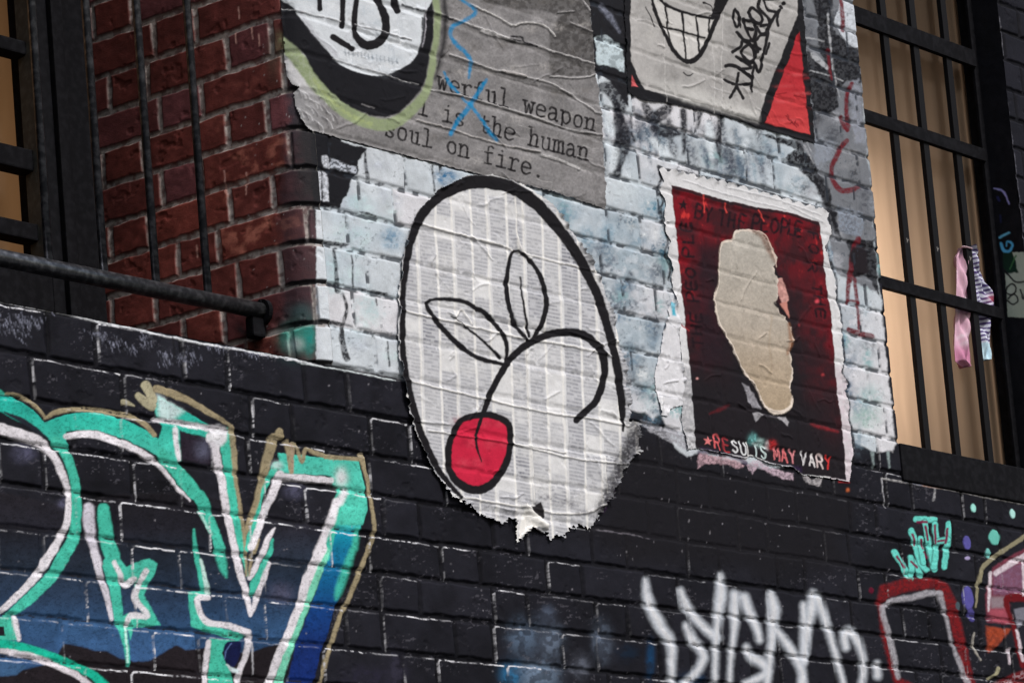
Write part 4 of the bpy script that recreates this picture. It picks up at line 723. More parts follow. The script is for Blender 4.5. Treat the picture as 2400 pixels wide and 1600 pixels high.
# ------------------------------------------------------------------ torn stamp poster
SA = lambda s_: Z(1500, 360, 4.9, s_); SB = lambda s_: Z(1540, 900, 4.9, s_); SC = lambda s_: Z(1600, 534, 2.94, s_)
REDR = P("1571,436 1640,454 1704,472 1786,489 1847,499 1918,521 1928,600 1944,740 1956,871 1965,968 1974,1033 1982,1126 1940,1117 1880,1112 1850,1092 1800,1085 1760,1066 1740,1072 1700,1062 1660,1056 1630,1050 1618,900 1595,680")
def draw_stamp(cv):
    x, y = cv.rx, cv.ry; g = fbm(x / 30, y / 30, 401, 4); g2 = fbm(x / 9, y / 14, 402, 4)
    cv.c[:] = alb((206, 206, 210)); cv.c *= (.84 + .26 * g)[:, None]
    cv.fill(P("1880,860 2000,860 2000,1140 1950,1140"), (196, 178, 190), soft=10, a=.6, dry=.4)
    cv.fill(P("1560,860 1640,860 1660,1060 1580,1060"), (150, 150, 156), soft=20, a=.8, dry=.5, sc=5)
    idx = cv.sel(REDR, 3); d = cv.sd(idx, REDR); cov = ss(1.4, -1.4, d + 1.5 * (g2[idx] - .5))
    yy = y[idx] - (x[idx] - 1571) * .25; top = ss(740, 430, yy); side = ss(120, 20, x[idx] - 1571 - (y[idx] - 436) * .1) * ss(900, 560, yy); side2 = ss(110, 10, 1918 + (y[idx] - 520) * .12 - x[idx]) * ss(1000, 640, yy) * .6
    r = np.clip(np.maximum(np.maximum(top * .75, side), side2) * (.30 + .9 * ss(.34, .72, .6 * g[idx] + .4 * fbm(x[idx] / 16, y[idx] / 30, 409, 4))), 0, 1) * .85
    c = alb((36, 33, 37)) + (alb((124, 27, 37)) - alb((36, 33, 37))) * r[:, None]
    c = c + (alb((196, 56, 56)) - c) * (ss(.62, .85, fbm(x[idx] / 13, y[idx] / 22, 410, 4)) * ss(.35, .8, r))[:, None]
    cv.put(idx, cov, c, 1)
    cv.fill(P("1571,436 1640,454 1704,472 1786,489 1847,499 1918,521 1917,529 1846,506 1785,496 1703,480 1639,462 1573,444"), (38, 33, 37), soft=1.6, a=.85)
    cv.fill(P("1620,560 1690,580 1690,760 1700,850 1640,860"), (40, 32, 38), soft=22, a=.8)
    K = (36, 27, 32)
    star(cv, 1599, 482, 13, K); star(cv, 1869, 541, 11, K)
    ey = np.array([2.6, -25]); o = np.array([1627., 511.])
    for ch, ax, ay in (('B', 622, 745), ('Y', 730, 775), ('T', 890, 815), ('H', 1000, 845), ('E', 1128, 865), ('P', 1280, 875), ('E', 1385, 890), ('O', 1490, 905), ('P', 1600, 920), ('L', 1690, 930), ('E', 1770, 945)):
        glyph(cv, CAPS[ch], (1500 + ax / 4.9, 360 + ay / 4.9), (21, 5.5), (3.4, -33), 5.6, K, soft=1.8, dry=.25)
    for ch, ax, ay in (('E', 585, 890), ('L', 598, 1030), ('P', 605, 1190), ('O', 632, 1430), ('E', 640, 1560), ('P', 655, 1700), ('E', 690, 1930), ('H', 705, 2080), ('T', 720, 2230)):
        glyph(cv, CAPS[ch], (1500 + ax / 4.9, 360 + ay / 4.9), (-3, -29), (-24, -2), 5.6, K, soft=1.8, dry=.25)
    for ch, ax, ay in (('F', 1925, 900), ('O', 1925, 1040), ('R', 1915, 1250), ('T', 1960, 1500), ('H', 1990, 1640), ('E', 2000, 1790)):
        glyph(cv, CAPS[ch], (1500 + ax / 4.9, 360 + ay / 4.9), (3, 27), (21, 4), 5.2, K, soft=2, dry=.3)
    # torn hole showing the brown backing
    hole = SC("350,40 410,8 470,20 540,42 600,120 637,220 612,268 640,330 652,480 640,510 655,570 722,655 752,755 740,850 752,1000 735,1115 752,1180 722,1258 640,1285 560,1240 480,1080 400,980 330,820 240,650 213,480 240,350 245,150 280,90 330,82")
    cv.fill(P("1730,868 1775,905 1800,960 1860,980 1880,1010 1800,990 1750,945"), (36, 34, 38), soft=5)
    for s_, c in (("965,-10 1040,200 1090,260 1190,290 1060,40", (146, 144, 152)), ("1085,330 1130,432 1185,370 1240,350 1150,320", (150, 148, 154)), ("1370,385 1440,440 1490,482 1500,430 1470,365", (158, 156, 162)), ("1240,352 1380,380 1360,392 1230,372", (70, 68, 74))):
        cv.fill(SB(s_), c, soft=1.8, dry=.3, edge=2)
    cv.fill(P("1813,648 1832,652 1842,680 1846,705 1836,716 1826,700"), (196, 148, 142), soft=2, edge=3, dry=.25); cv.fill(P("1828,712 1842,708 1848,745 1838,735"), (188, 128, 118), soft=2, edge=2)
    cv.fill(P("1811,620 1820,645 1832,650 1818,655 1806,636"), (34, 32, 36), soft=2)
    q = smooth(hole, 3, True); cv.fill(q + [0, 0], (214, 202, 192), soft=1.3, edge=6)
    ctr = q.mean(0); qi = ctr + (q - ctr) * .968
    cv.fill(qi, (176, 168, 156), soft=2, edge=2.5, lab=2, grad=[(540, (172, 168, 162)), (760, (168, 159, 149)), (860, (168, 153, 136)), (970, (166, 148, 126))])
    k = np.nonzero(cv.lab == 2)[0]; cv.c[k] *= (.84 + .3 * fbm(x[k] / 3, y[k] / 3, 405, 2))[:, None] * (.86 + .26 * fbm(x[k] / 26, y[k] / 50, 406, 3))[:, None]; cv.h[k] -= .0004
    cv.stroke(P("1764,545 1785,556 1800,582 1812,612"), [4, 12, 14, 6], (112, 84, 72), soft=5, a=.8, dry=.2); cv.stroke(P("1846,760 1852,800 1846,830"), [5, 9, 4], (140, 96, 70), soft=4, a=.7)
    cv.stroke(P("1816,712 1826,722 1842,742"), [9, 8, 4], (35, 32, 36), soft=2, dry=.2); cv.stroke(P("1808,740 1800,800 1806,860 1790,900"), 3, (150, 132, 112), soft=4, a=.5)
    cv.stroke(P("1752,540 1790,552 1811,600 1816,626"), 2, (220, 196, 184), soft=1.2, a=.8, ridge=.0015); cv.stroke(q[-40:], 1.5, (214, 200, 186), soft=1.2, a=.4, ridge=.0012)
    # bottom line
    cv.fill(SB("500,740 1000,860 1240,920 1640,960 1650,1000 1000,960 480,830"), (58, 42, 80), soft=8, a=.75)
    for ch, ax, ay, c in (('R', 655, 728, (206, 96, 100)), ('E', 762, 765, (150, 54, 60)), ('S', 850, 778, (214, 214, 218)), ('U', 945, 800, (214, 216, 220)), ('L', 1035, 815, (216, 216, 218)), ('T', 1100, 820, (190, 206, 208)), ('S', 1190, 842, (196, 214, 214)), ('M', 1345, 862, (196, 110, 114)), ('A', 1432, 880, (206, 108, 112)), ('Y', 1520, 895, (204, 130, 136)), ('V', 1652, 915, (206, 204, 208)), ('A', 1745, 935, (210, 206, 208)), ('R', 1835, 955, (208, 190, 190)), ('Y', 1925, 968, (190, 52, 52))):
        glyph(cv, CAPS[ch], (1540 + ax / 4.9, 900 + ay / 4.9), (17.5, 5), (-1.5, -29), 3.6, c, soft=1.4, dry=.2)
    star(cv, 1657, 1033, 11, (212, 120, 122))
    cv.blob(1762, 1028, 10, 12, (120, 190, 190), .9, dry=.5, sc=4); cv.blob(1780, 1038, 10, 9, (180, 216, 214), .8, dry=.5, sc=4); cv.blob(1808, 1042, 10, 10, (190, 50, 54), .9, dry=.5, sc=4); cv.blob(1798, 1044, 5, 9, (206, 206, 210), .8, dry=.3)
    for x_, y_, r_, c in ((1911, 708, 5, (206, 78, 90)), (1870, 762, 4, (122, 50, 56)), (1926, 879, 4, (150, 56, 60)), (1632, 888, 3, (206, 150, 150))): cv.blob(x_, y_, r_, r_ * .9, c, 1)
    cv.stroke(P("1662,969 1685,960 1707,950"), [3, 7, 3], (96, 34, 40), soft=4, a=.8, dry=.3); cv.stroke(P("1900,995 1930,1004 1960,1012"), [4, 8, 4], (128, 40, 46), soft=4, a=.8, dry=.4); cv.stroke(P("1584,753 1612,775"), 2.5, (150, 50, 52), soft=1.6, dry=.3)
    for p in ("1647,458 1648,500", "1697,478 1700,500", "1775,494 1788,520"): cv.stroke(P(p), 3, (214, 76, 70), soft=1.6, a=.8, dry=.3, ridge=.001)
    for p in ("1600,425 1720,462 1840,492", "1700,440 1820,470 1920,505", "1850,484 1890,505 1925,520"): cv.stroke(P(p), 2, (150, 150, 156), soft=1.3, a=.6, dry=.5, ridge=.001)
def scallop(p0, p1, n, amp, sgn=1):
    p0, p1 = np.array(p0, float), np.array(p1, float); nrm = np.array([-(p1 - p0)[1], (p1 - p0)[0]]); nrm /= np.linalg.norm(nrm)
    return [tuple(p0 + (p1 - p0) * t + nrm * sgn * amp * (abs(math.sin(math.pi * n * t)) * 1.6 - .8)) for t in np.linspace(0, 1, n * 5, endpoint=False)]
stamp = scallop((1541, 394), (1700, 428), 7, 5, -1) + scallop((1700, 428), (1936, 494), 9, 5, -1) + [tuple(q) for q in P("1942,500 1936,513 1947,535 1948,550 1938,572 1930,578 1943,613 1957,654 1956,690 1964,730 1967,766 1971,807 1974,843 1970,873 1984,900 1978,914 1986,947 1984,980 1993,1012 1997,1055 1994,1080 1990,1131 1983,1129 1940,1120 1880,1114 1850,1094 1800,1088 1760,1068 1740,1076 1700,1064 1660,1058 1632,1052 1607,1054 1600,1000 1596,969 1601,908 1593,827 1588,769 1586,740 1578,690 1568,652 1574,630 1560,592 1568,566 1556,545 1555,521 1550,489 1558,480 1556,468 1545,451 1546,436 1551,425 1544,410")]
sheet("stamp_poster", "torn red stamp poster with scalloped white edge and a brown hole at its centre", stamp, draw_stamp, .0036, parts={0: ("paper_border", "white scalloped paper border"), 1: ("printed_panel", "red fading to black printed panel with dark lettering"), 2: ("torn_backing", "pale brown torn patch"), 3: ("printed_lettering", "line of pink, white and red capitals reading RESULTS MAY VARY")})

# ------------------------------------------------------------------ torn white strip beside the stamp
def draw_strip(cv):
    cv.c[:] = alb((212, 212, 218)); cv.c *= (.86 + .24 * fbm(cv.rx / 24, cv.ry / 40, 501, 4))[:, None]
    cv.fill(P("1566,705 1578,712 1582,742 1574,740"), (70, 170, 196), soft=2.5, dry=.2)
    for p in ("1536,832 1570,842 1600,850", "1545,926 1580,932 1600,940", "1556,748 1580,768"): cv.stroke(P(p), 2.2, (126, 128, 136), soft=1.6, a=.7, dry=.4)
    cv.stroke(P("1548,935 1545,965"), 5, (222, 222, 226), soft=2, ridge=.004)
sheet("torn_paper_strip", "ragged strip of white torn paper left of the stamp poster", P("1574,696 1580,708 1586,725 1590,779 1593,815 1596,854 1602,890 1606,929 1601,951 1585,955 1569,959 1562,976 1547,974 1541,945 1537,921 1531,881 1538,850 1545,827 1549,800 1550,769 1558,750 1566,742 1562,726"), draw_strip, .0030, curl=.009, wrinkles=7, cat="paper")

# ------------------------------------------------------------------ big newsprint sheet with a plain brush drawing
def draw_news(cv):
    x, y = cv.rx, cv.ry; g = fbm(x / 40, y / 40, 601, 4)
    X = x - .035 * y + 3 * (vn(x / 60, y / 60, 602) - .5); col_ = np.floor(X / 41.5); f = X / 41.5 - col_
    Y = y - .2 * x + 1.5 * (vn(x / 30, y / 30, 603) - .5); ln = np.floor(Y / 8.6); lf = Y / 8.6 - ln
    ink = ss(.16, .34, lf) * ss(.92, .74, lf) * ss(.10, .15, f) * ss(1.0, .94, f)
    word = ss(.24, .36, vn(X / 9, ln * 7.7, 604)) * (.55 + .6 * vn(X / 3.2, ln * 3.1, 605))
    para = ss(.26, .34, vn(col_ * 5.3, Y / 64, 606)); tone = .45 + .55 * vn(col_ * 3.1, Y / 150, 607)
    head = (vn(col_ * 2.7, np.floor(Y / 46), 608) > .9) * .35
    base = alb((208, 208, 211)) * (.88 + .2 * g)[:, None]
    base = base + (alb((176, 177, 184)) - base) * (ss(.08, .14, f) * ss(1, .95, f) * para * tone * .85)[:, None]
    base = base + (alb((132, 133, 142)) - base) * np.clip(ink * word * para * (tone * .75 + head), 0, 1)[:, None]
    gut = (col_ % 2 == 0) * ss(.16, .06, np.minimum(f, 1 - f)); base = base + (alb((226, 224, 222)) - base) * (gut * .7)[:, None]
    cv.c[:] = base
    for k in range(24): cv.blob(960 + (k * 83 % 480), 480 + (k * 137 % 740), 34, 22, [(190, 190, 194), (222, 221, 220)][k % 2], .35, dry=.5, sc=9, seed=k)
    # creases over the wall joints behind, lit and shaded sides painted in
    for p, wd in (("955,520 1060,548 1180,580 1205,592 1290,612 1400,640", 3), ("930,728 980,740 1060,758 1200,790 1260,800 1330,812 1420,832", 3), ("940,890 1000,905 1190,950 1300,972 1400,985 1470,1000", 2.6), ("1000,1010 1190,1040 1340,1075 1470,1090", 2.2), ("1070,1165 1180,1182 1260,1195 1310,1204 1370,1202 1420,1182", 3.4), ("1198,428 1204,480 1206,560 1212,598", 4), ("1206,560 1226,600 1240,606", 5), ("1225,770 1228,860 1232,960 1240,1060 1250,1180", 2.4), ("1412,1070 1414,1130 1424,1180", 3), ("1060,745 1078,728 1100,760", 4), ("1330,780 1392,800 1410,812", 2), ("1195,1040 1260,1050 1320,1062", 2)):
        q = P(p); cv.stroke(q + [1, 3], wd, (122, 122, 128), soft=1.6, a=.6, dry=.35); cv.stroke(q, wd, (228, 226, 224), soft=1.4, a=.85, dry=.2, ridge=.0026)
    K = (33, 32, 35)
    cv.stroke(P("1075,1165 1035,1118 1002,1062 975,995 955,920 942,840 938,750 944,650 958,570 985,505 1030,458 1090,432 1150,430 1210,450 1275,502 1340,585 1392,685 1424,785 1443,870 1453,940 1456,1010"), [10, 14, 17, 18, 16, 15, 14, 15, 18, 24, 28, 31, 32, 31, 28, 25, 22, 21, 19, 17, 6], K, soft=1.8, lab=1)
    for k in range(40):
        t = k / 40; cv.blob(1495 - 90 * t + 12 * math.sin(k * 5), 1000 + 215 * t + 10 * math.cos(k * 3), 16, 14, (52, 51, 56), .8, dry=.75, sc=5, seed=700 + k)
    for k in range(22): cv.blob(1050 + k * 17, 1196 + 26 * math.sin(k * .35) + 8 * math.cos(k * 2.1), 13, 7, (96, 95, 101), .7, dry=.7, sc=5, seed=760 + k)
    cv.fill(P("1234,1188 1250,1186 1264,1176 1270,1196 1272,1216 1258,1212 1244,1202"), (38, 36, 38), soft=1.5, edge=2); cv.fill(P("1238,1242 1256,1240 1272,1248 1262,1270 1246,1262"), (40, 38, 40), soft=2, edge=3)
    cv.fill(P("1226,1182 1246,1204 1264,1214 1280,1232 1278,1240 1256,1234 1236,1246 1212,1268 1214,1230 1222,1206"), (228, 226, 224), soft=1.4, lab=0)
    q_ = P("1226,1184 1244,1208 1272,1232"); cv.stroke(q_, [6, 12, 8], None, ridge=.009)
    # a hanging red bud on a bent stem with two leaves
    bud = P("1124,972 1080,985 1056,1020 1046,1066 1054,1112 1084,1142 1122,1148 1158,1126 1182,1086 1192,1036 1188,996 1160,978")
    cv.fill(bud, (188, 40, 66), soft=1.6, sm=True, lab=2)
    for k in range(14): cv.blob(1070 + (k * 31 % 110), 990 + (k * 47 % 140), 16, 12, [(150, 26, 50), (204, 74, 92)][k % 2], .5, dry=.5, sc=5, seed=k)
    cv.stroke(np.vstack([bud, bud[:2]]), [15, 15, 15, 16, 17, 20, 20, 18, 16, 15, 15, 15, 15, 15], K, soft=1.6, lab=2)
    cv.stroke(P("1124,980 1112,1030 1124,1084"), [9, 7, 3], K, soft=1.6, lab=2)
    cv.stroke(P("1126,972 1150,912 1186,852 1236,806 1300,782 1360,786 1402,822 1412,880 1392,940 1346,986"), [13, 15, 16, 17, 18, 20, 20, 18, 17, 16], K, soft=1.7, lab=2)
    for p, wd in (("1182,856 1110,836 1040,782 996,712 1070,706 1140,744 1180,800 1184,852", "9 12 13 8 10 12 11 8"), ("1170,840 1110,786 1050,742", "7 6 3"), ("1236,806 1196,748 1182,670 1200,590 1252,632 1276,700 1264,762 1240,802", "8 12 13 7 11 13 12 8"), ("1236,790 1222,720 1214,650", "7 6 3")):
        cv.stroke(P(p), [float(q) for q in wd.split()], K, soft=1.7, lab=2)
news = P("1090,413 1150,410 1215,428 1290,478 1350,560 1404,655 1440,770 1460,860 1470,940 1474,985 1500,992 1498,1020 1492,1062 1480,1075 1468,1098 1456,1104 1448,1130 1439,1142 1430,1170 1422,1178 1414,1196 1398,1212 1388,1226 1371,1240 1352,1236 1330,1238 1318,1262 1300,1256 1284,1270 1275,1250 1255,1246 1236,1242 1222,1262 1207,1280 1208,1246 1200,1220 1172,1226 1150,1218 1130,1212 1112,1198 1096,1188 1060,1172 1022,1120 992,1066 964,1000 942,920 930,840 926,750 932,645 947,562 975,494 1024,444")
sheet("newsprint_pasteup", "large rounded newsprint sheet, thick black outline, a drawn red cherry on a bent stem", news, draw_news, .0062, ragged=lambda x, y: 2 + 9 * ss(1090, 1190, y) + 6 * ss(1440, 1480, x) * ss(960, 1000, y), curl=.012, wrinkles=55, parts={0: ("newsprint_sheet", ""), 1: ("black_outline", "thick black brush outline along the edge"), 2: ("cherry_drawing", "red cherry on a bent black stem with two outlined leaves")}, cat="paste-up")

# ------------------------------------------------------------------ left opening: window behind, steel grille in front
M_BLK = plain("black_timber", (.009, .009, .011), .7, 0, .03); M_STEEL = plain("black_steel", (.10, .105, .12), .34, .85, .5, 70, .5, (.26, .265, .29), .45, .75)
M_CHIP = plain("chipped_black_steel", (.012, .012, .014), .6, 0, .06, 26, .2, (.30, .28, .27), .72, .76)
def glowing_cloth(name, c, tr, dim):
    M = bpy.data.materials.new(name); M.use_nodes = True; t = M.node_tree; N = t.nodes; L = t.links
    b = N["Principled BSDF"]; out = N["Material Output"]; tl = N.new("ShaderNodeBsdfTranslucent"); mx = N.new("ShaderNodeMixShader"); mx.inputs[0].default_value = tr
    tc = N.new("ShaderNodeTexCoord"); n = N.new("ShaderNodeTexNoise"); n.inputs["Scale"].default_value = 5; n.inputs["Detail"].default_value = 5; mp = N.new("ShaderNodeMapping"); mp.inputs["Scale"].default_value = (3, 3, .5)
    L.new(tc.outputs["Object"], mp.inputs[0]); L.new(mp.outputs[0], n.inputs["Vector"]); r = N.new("ShaderNodeValToRGB"); r.color_ramp.elements[0].position = .3; r.color_ramp.elements[1].position = .75
    r.color_ramp.elements[0].color = (*[q * .8 for q in c], 1); r.color_ramp.elements[1].color = (*c, 1); L.new(n.outputs[0], r.inputs[0])
    dk = N.new("ShaderNodeVectorMath"); dk.operation = 'SCALE'; dk.inputs["Scale"].default_value = dim; L.new(r.outputs[0], dk.inputs[0]); L.new(dk.outputs[0], b.inputs["Base Color"]); L.new(r.outputs[0], tl.inputs[0]); b.inputs["Roughness"].default_value = .9; b.inputs["Specular IOR Level"].default_value = .05
    L.new(b.outputs[0], mx.inputs[1]); L.new(tl.outputs[0], mx.inputs[2]); L.new(mx.outputs[0], out.inputs[0]); return M
REV = UT - BR * math.sin(ANG)                  # x where the flat splayed reveal starts
def revx(y):                                   # x of the reveal at depth y
    return REV - (y - (BR - BR * math.cos(ANG))) / math.tan(ANG) * 1.0
YG, YW = .115, .50
def up(px_, py_, Y): q = at(float(px_), float(py_), Y); return float(q[0]), float(q[2])
gr = tag(empty("window_grille", (-1.05, YG, 3.35)), "black steel bars on a heavy bottom rail across the recess beside the red bricks", "grille")
bars = [(73, 109), (201, 235), (318, 357), (437, 476)]
x1, z1 = up(612, 722, YG); x0, z0 = up(0, 612, YG); zr = (z0 + z1) / 2
bm = bmesh.new(); tube(bm, (-2.0, YG, zr), (x1 + .01, YG, zr), .017, 20)
bmobj("rail", bm, M_STEEL, gr, True)
bm = bmesh.new(); tube(bm, (x1 - .001, YG, zr - .002), (x1 + .009, YG, zr - .002), .027, 24); box(bm, x1 - .030, x1 + .004, YG - .006, YG + .02, zr - .058, zr - .012, .005)
for dx, dz in ((.0, .020), (.0, -.024)): tube(bm, (x1 - .004, YG, zr + dz), (x1 - .001, YG, zr + dz), .005, 6)
bmobj("rail_bracket", bm, M_BLK, gr)
bl = []
for a, b in bars:
    xa, _ = up(a, 0, YG); xb, _ = up(b, 533, YG); bl.append((xa + xb) / 2)
step = (bl[-1] - bl[0]) / 3; bl = [bl[0] - step * 2, bl[0] - step] + bl
proto = None
for i, xx in enumerate(bl):
    if proto is None:
        bm = bmesh.new(); tube(bm, (bl[0], YG, zr), (bl[0], YG, 5.5), .0085, 14); proto = bmobj("bar", bm, M_STEEL, gr, True)
    else:
        q = proto.copy(); scene.collection.objects.link(q); q.parent = gr; q.matrix_parent_inverse = proto.matrix_parent_inverse.copy(); q.location.x = xx - bl[0]
wl_ = tag(empty("lit_window", (-1.1, YW, 3.4)), "dark framed window with amber light behind the steel bars at the left edge", "window")
xf, _ = up(100, 300, YW); xr = revx(YW) + .03
bm = bmesh.new(); box(bm, xf, xr + .02, YW, YW + .10, SILL - .05, 5.5, .004); box(bm, xf + .03, xf + .06, YW - .018, YW, SILL - .05, 5.5, .003); box(bm, -2.6, xf, YW, YW + .08, SILL - .05, up(0, 615, YW)[1], .004); bmobj("frame", bm, M_BLK, wl_)
for za, zb in ((up(40, 112, YW)[1], up(40, 80, YW)[1]), (up(40, 382, YW)[1], up(40, 332, YW)[1]), (up(40, 545, YW)[1], up(40, 505, YW)[1])):
    bm = bmesh.new(); box(bm, -2.6, xf - .0, YW + .02, YW + .06, za, zb, .004); bmobj("glazing_bar", bm, M_BLK, wl_)
bm = bmesh.new(); box(bm, xf - .016, xf - .0005, YW + .004, YW + .05, SILL, 5.5); bmobj("stop_bead", bm, plain("grey_bead", (.055, .056, .052), .6), wl_)
bm = bmesh.new()
bmesh.ops.create_grid(bm, x_segments=60, y_segments=40, size=.5)
for v in bm.verts: v.co = Vector((-2.6 + (v.co.x + .5) * (xf + 2.6 + .16), YW + .13 + .012 * math.sin(v.co.x * 60), 3.1 + (v.co.y + .5) * 2.4))
bmobj("blind", bm, glowing_cloth("amber_blind", (.66, .48, .33), .6, .2), wl_, True)
# sloping top of the brick sill and the dark wall below the frame
bm = bmesh.new(); vs_ = [bm.verts.new(q) for q in ((-2.6, .004, SILL), (UT + .004, .004, SILL), (UT + .004, YW + .1, SILL + .03), (-2.6, YW + .1, SILL + .03))]; bm.faces.new(vs_)
o = bmobj("sill_top", bm, M_BLK, wall)

# ------------------------------------------------------------------ right opening: barred window with drawn blinds
YB, YC = .085, .125
wr = tag(empty("barred_window", (1.7, YB, 3.37)), "window of black bars and pale tan blinds at the right edge", "window")
xs = [float(np.mean([up(a, ya, YB)[0], up(b, yb, YB)[0]])) for a, ya, b, yb in ((2073, 82, 2173, 1037), (2145, 102, 2243, 1058), (2209, 0, 2317, 1058))]
bm = bmesh.new(); box(bm, xs[0] - .0125, xs[0] + .0125, YB - .004, YB + .010, SILR, 5.0, .0015); b0 = bmobj("bar", bm, M_CHIP, wr)
for xx in xs[1:]:
    q = b0.copy(); scene.collection.objects.link(q); q.parent = wr; q.matrix_parent_inverse = b0.matrix_parent_inverse.copy(); q.location.x = xx - xs[0]
xe = float(np.mean([up(2268, 0, YB)[0], up(2300, 342, YB)[0], up(2372, 1060, YB)[0]]))
for (xa, ya, xb, yb) in ((2015, 23, 2013, 61), (2027, 260, 2028, 290), (2064, 649, 2069, 677)):
    zt = up(xa, ya, YB)[1]; zb = up(xb, yb, YB)[1]
    bm = bmesh.new(); box(bm, UO - .05, xe + .004, YB - .010, YB + .004, zb, zt, .0015); bmobj("rail", bm, M_BLK, wr)
bm = bmesh.new(); box(bm, xe, UPIER - .001, YB - .004, YB + .006, SILR + .001, 4.975, .002); bmobj("frame", bm, M_BLK, wr)
bm = bmesh.new(); box(bm, UO + .0005, UPIER - .0005, -.006, .30, 3.2695, SILR, .004); o = bmobj("sill", bm, M_BLK, wr)
bm = bmesh.new(); bmesh.ops.create_grid(bm, x_segments=160, y_segments=60, size=.5)
for v in bm.verts:
    x = UO - .08 + (v.co.x + .5) * (UPIER + .06 - UO + .08)
    fold = .0025 * math.sin(x * 34 + .8) + .0006 * math.sin(x * 97) + .05 * max(0, (x - xs[2] - .02)) * math.sin(x * 120)
    v.co = Vector((x, YC + fold, SILR - .02 + (v.co.y + .5) * 1.66))
bmobj("blind", bm, glowing_cloth("tan_blind", (.76, .57, .42), .62, .13), wr, True)
# wall returns of the opening
bm = bmesh.new(); box(bm, UO - .12, UO - .001, .006, .34, 3.2, VTOP); box(bm, UPIER + .001, UPIER + .14, .006, .34, 3.2, VTOP); box(bm, UO - .12, UPIER + .14, .006, .34, VTOP + .001, VTOP + .1)
box(bm, -2.06, -1.951, .012, .70, 3.2, VTOP); box(bm, -2.06, UT + .05, .012, .70, VTOP + .002, VTOP + .12)
bmobj("window_jamb", bm, plain("black_painted_jamb", (.012, .012, .014), .7, 0, .03), wall)

bm = bmesh.new()
for x0_, x1_, ya_, yb_ in ((UO - .14, UPIER + .16, .345, 1.9), (-2.2, UT + .25, .705, 2.3)):
    box(bm, x0_, x1_, yb_, yb_ + .05, 2.6, 5.3); box(bm, x0_ - .05, x0_, ya_, yb_, 2.6, 5.3); box(bm, x1_, x1_ + .05, ya_, yb_, 2.6, 5.3); box(bm, x0_, x1_, ya_, yb_, 5.25, 5.3); box(bm, x0_, x1_, ya_, yb_, 2.6, 2.65)
bmobj("room_lining", bm, plain("room_plaster", (.45, .38, .30), .9), wall)
# the dark jamb facing the lane, with paint marks and a pale sticker
ja = np.linspace(.0, YB + .004, 50); jb = np.arange(SILR, 4.9, .0022); A_, B_ = np.meshgrid(ja, jb); a_ = A_.ravel(); b_ = B_.ravel()
pj = np.stack([0 * a_ + UPIER - .0012 - .0010 * (fbm(a_ * 60, b_ * 60, 811, 3)), a_, b_], -1); jx, jy = proj(pj); J = Canvas(jx, jy, alb((33, 33, 37)))
J.c *= (.8 + .6 * fbm(jx / 14, jy / 30, 812, 4))[:, None]
J.fill(P("2352,592 2420,590 2420,748 2362,742"), (186, 196, 180), soft=1.5, edge=2, lab=1)
J.fill(P("2350,590 2372,590 2388,640 2352,640"), (36, 58, 48), soft=2, edge=3)
for p, wd, cc in (("2352,632 2380,660 2404,660", "5 4 3", (40, 38, 44)), ("2360,672 2372,664 2382,676 2372,692 2358,686 2360,672", "4 4 4 4 4 4", (34, 34, 38)), ("2362,700 2376,690 2386,704 2374,712 2360,704", "4 4 4 4 4", (34, 34, 38)), ("2392,680 2398,700 2402,690", "4 4 4", (34, 34, 38)), ("2343,556 2364,546", "5 5", (120, 200, 236)), ("2346,570 2352,586 2366,588 2372,572 2360,566 2358,576", "6 7 6 5 4 3", (96, 186, 236)), ("2331,442 2352,450 2366,478", "3 4 3", (176, 172, 240)), ("2338,462 2342,470", "6 6", (52, 54, 100)), ("2344,505 2346,520", "5 4", (42, 46, 76)), ("2366,630 2380,600", "3 3", (70, 120, 76))):
    J.stroke(P(p), [float(q) for q in wd.split()], cc, soft=2)
kj = np.ones((len(jb) - 1, len(ja) - 1), bool); lj = J.lab.reshape(A_.shape)[:-1, :-1]
grid_mesh("jamb_face", pj, kj & (lj == 0), len(ja), J.c, M_WALL, wall)
if (lj == 1).any():
    tag(grid_mesh("scribbled_sticker", pj, kj & (lj == 1), len(ja), J.c, M_PAPER), "pale green scribbled sticker on the dark window jamb at the right edge", "sticker")

# lights behind the blinds: room lamp at left, added strip at right
def lamp(name, loc, e, c, r):
    d = bpy.data.lights.new(name, 'POINT'); d.energy = e; d.color = c; d.shadow_soft_size = r
    o = bpy.data.objects.new(name, d); scene.collection.objects.link(o); o.location = loc; return o
d = bpy.data.lights.new("blind_glow_strip", 'AREA'); d.shape = 'RECTANGLE'; d.size = .06; d.size_y = .80; d.energy = 7.0; d.color = (1.0, .86, .74)  # unseen strip, added and shaped to grade the right blind's brightness
o = bpy.data.objects.new("blind_glow_strip", d); scene.collection.objects.link(o); o.location = (1.385, .36, 3.76); o.rotation_euler = (math.radians(-90), 0, 0)
lamp("room_lamp", (-1.55, YW + .5, 3.75), 8.0, (1.0, .72, .46), .08)

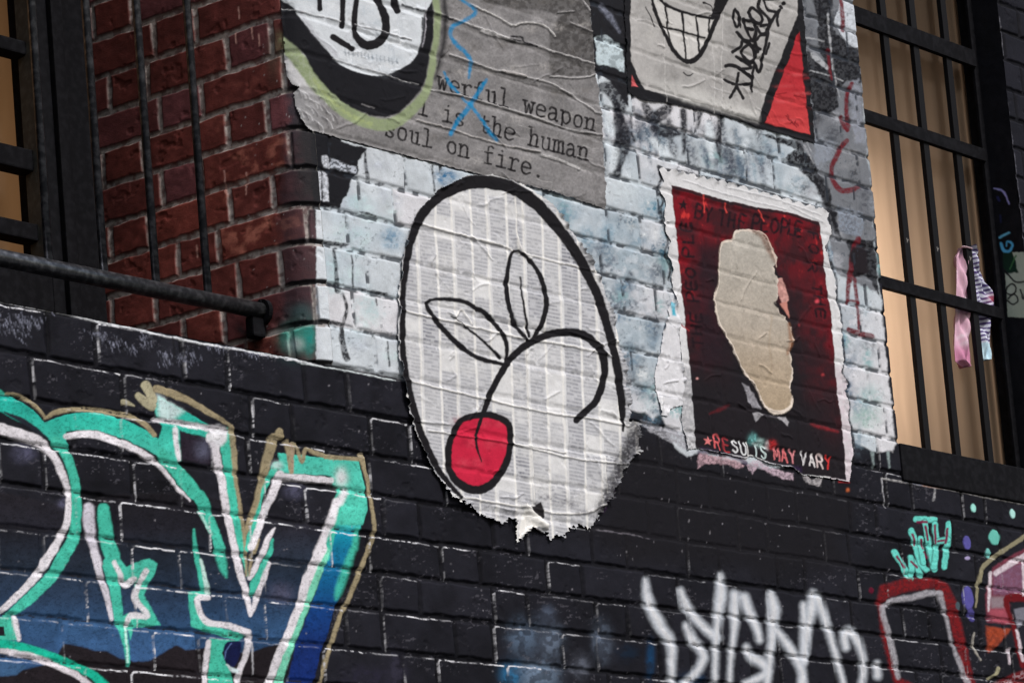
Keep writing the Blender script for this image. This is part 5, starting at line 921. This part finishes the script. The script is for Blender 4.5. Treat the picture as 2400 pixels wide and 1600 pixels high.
# ------------------------------------------------------------------ the garment knotted behind the third bar
ck = tag(empty("hanging_leggings", (xs[2], YB + .02, 3.95)), "pink and striped leggings hanging from a window bar", "clothing")
def cloth(name, rows, colf, y0, amp, seed):
    """a hanging leg: front and back skins with folds, from traced left/right edges"""
    n = 15; rws = []
    rr_ = np.array(rows, float); yy = np.linspace(rr_[0, 0], rr_[-1, 0], 110)
    L_ = np.interp(yy, rr_[:, 0], rr_[:, 1]); R_ = np.interp(yy, rr_[:, 0], rr_[:, 2])
    pts = []; tr = []
    for y, a, b in zip(yy, L_, R_):
        for side in (0, 1):
            for t in (np.linspace(0, 1, n) if side == 0 else np.linspace(1, 0, n)):
                xx = 2000 + (a + (b - a) * t) / 3.136; zz = 400 + y / 3.136; q = at(xx, zz, y0)
                bulge = .011 * math.sin(math.pi * t) * (1 if side == 0 else -1)
                fo = amp * (math.sin(t * 9 + y * .012 + seed) + .7 * math.sin(t * 17 - y * .03 + seed)) * math.sin(math.pi * t)
                pts.append((q[0], y0 - bulge - fo, q[2])); tr.append((xx, zz, t))
    pts = np.array(pts); tr = np.array(tr); m_ = 2 * n; g = pts.reshape(len(yy), m_, 3); g = np.concatenate([g, g[:, :1]], 1).reshape(-1, 3)
    c = colf(tr).reshape(len(yy), m_, 3); c = np.concatenate([c, c[:, :1]], 1).reshape(-1, 3)
    return grid_mesh(name, g, np.ones((len(yy) - 1, m_), bool), m_ + 1, c, M_CLOTH, ck)
M_CLOTH = painted("jersey_cloth", .85, .1, .3, 500, .08)
def pink(t):
    c = alb((206, 166, 186)) * np.ones((len(t), 1)); n = fbm(t[:, 0] / 9, t[:, 1] / 22, 801, 3)
    c = c + (alb((214, 196, 208)) - c) * ss(.5, .75, n)[:, None]; c = c + (alb((186, 116, 152)) - c) * (ss(795, 830, t[:, 1]) * .8)[:, None]
    return c
def stripes(t):
    w_ = np.sin(t[:, 1] * .62 + 1.4 * np.sin(t[:, 0] * .22) + 3 * fbm(t[:, 0] / 14, t[:, 1] / 14, 802, 2)); k = ss(.05, .3, w_)[:, None]
    c = alb((206, 208, 226)) * (1 - k) + alb((84, 70, 120)) * k; f = (t[:, 1] > 805)[:, None]; c = np.where(f, alb((186, 214, 230)), c)
    r = np.exp(-((t[:, 0] - 2318) / 11) ** 2 - ((t[:, 1] - 703) / 10) ** 2)[:, None]; return c * (1 - r) + alb((150, 56, 76)) * r
o = cloth("pink_leg", ((560, 792, 830), (630, 758, 826), (800, 760, 830), (950, 755, 845), (1100, 748, 852), (1300, 742, 852), (1400, 750, 858), (1440, 800, 860)), pink, YB + .020, .0085, 1.0); o["label"] = "pale pink leg"
o = cloth("striped_leg", ((560, 825, 862), (610, 830, 905), (700, 845, 905), (800, 860, 950), (900, 870, 1025), (985, 880, 1046), (1020, 885, 1022), (1100, 892, 1012), (1250, 900, 1002), (1390, 905, 1010)), stripes, YB + .022, .009, 2.2); o["label"] = "white leg with wavy purple stripes"
bm = bmesh.new(); q = at(2262, 578, YB)
for k in range(26):
    a0 = 2 * math.pi * k / 26; a1 = 2 * math.pi * (k + 1) / 26
    tube(bm, (xs[2] + .0155 * math.cos(a0), YB + .003 + .010 * math.sin(a0), float(q[2]) + .004 * math.sin(a0)), (xs[2] + .0155 * math.cos(a1), YB + .003 + .010 * math.sin(a1), float(q[2]) + .004 * math.sin(a1)), .0028, 8)
bmobj("knot", bm, plain("pink_knot", (.55, .38, .44), .85), ck, True)

# ------------------------------------------------------------------ ground of the lane
bm = bmesh.new(); bmesh.ops.create_grid(bm, x_segments=2, y_segments=2, size=60)
tag(bmobj("ground", bm, plain("asphalt", (.05, .05, .052), .9, 0, .2, 30)), kind="structure")
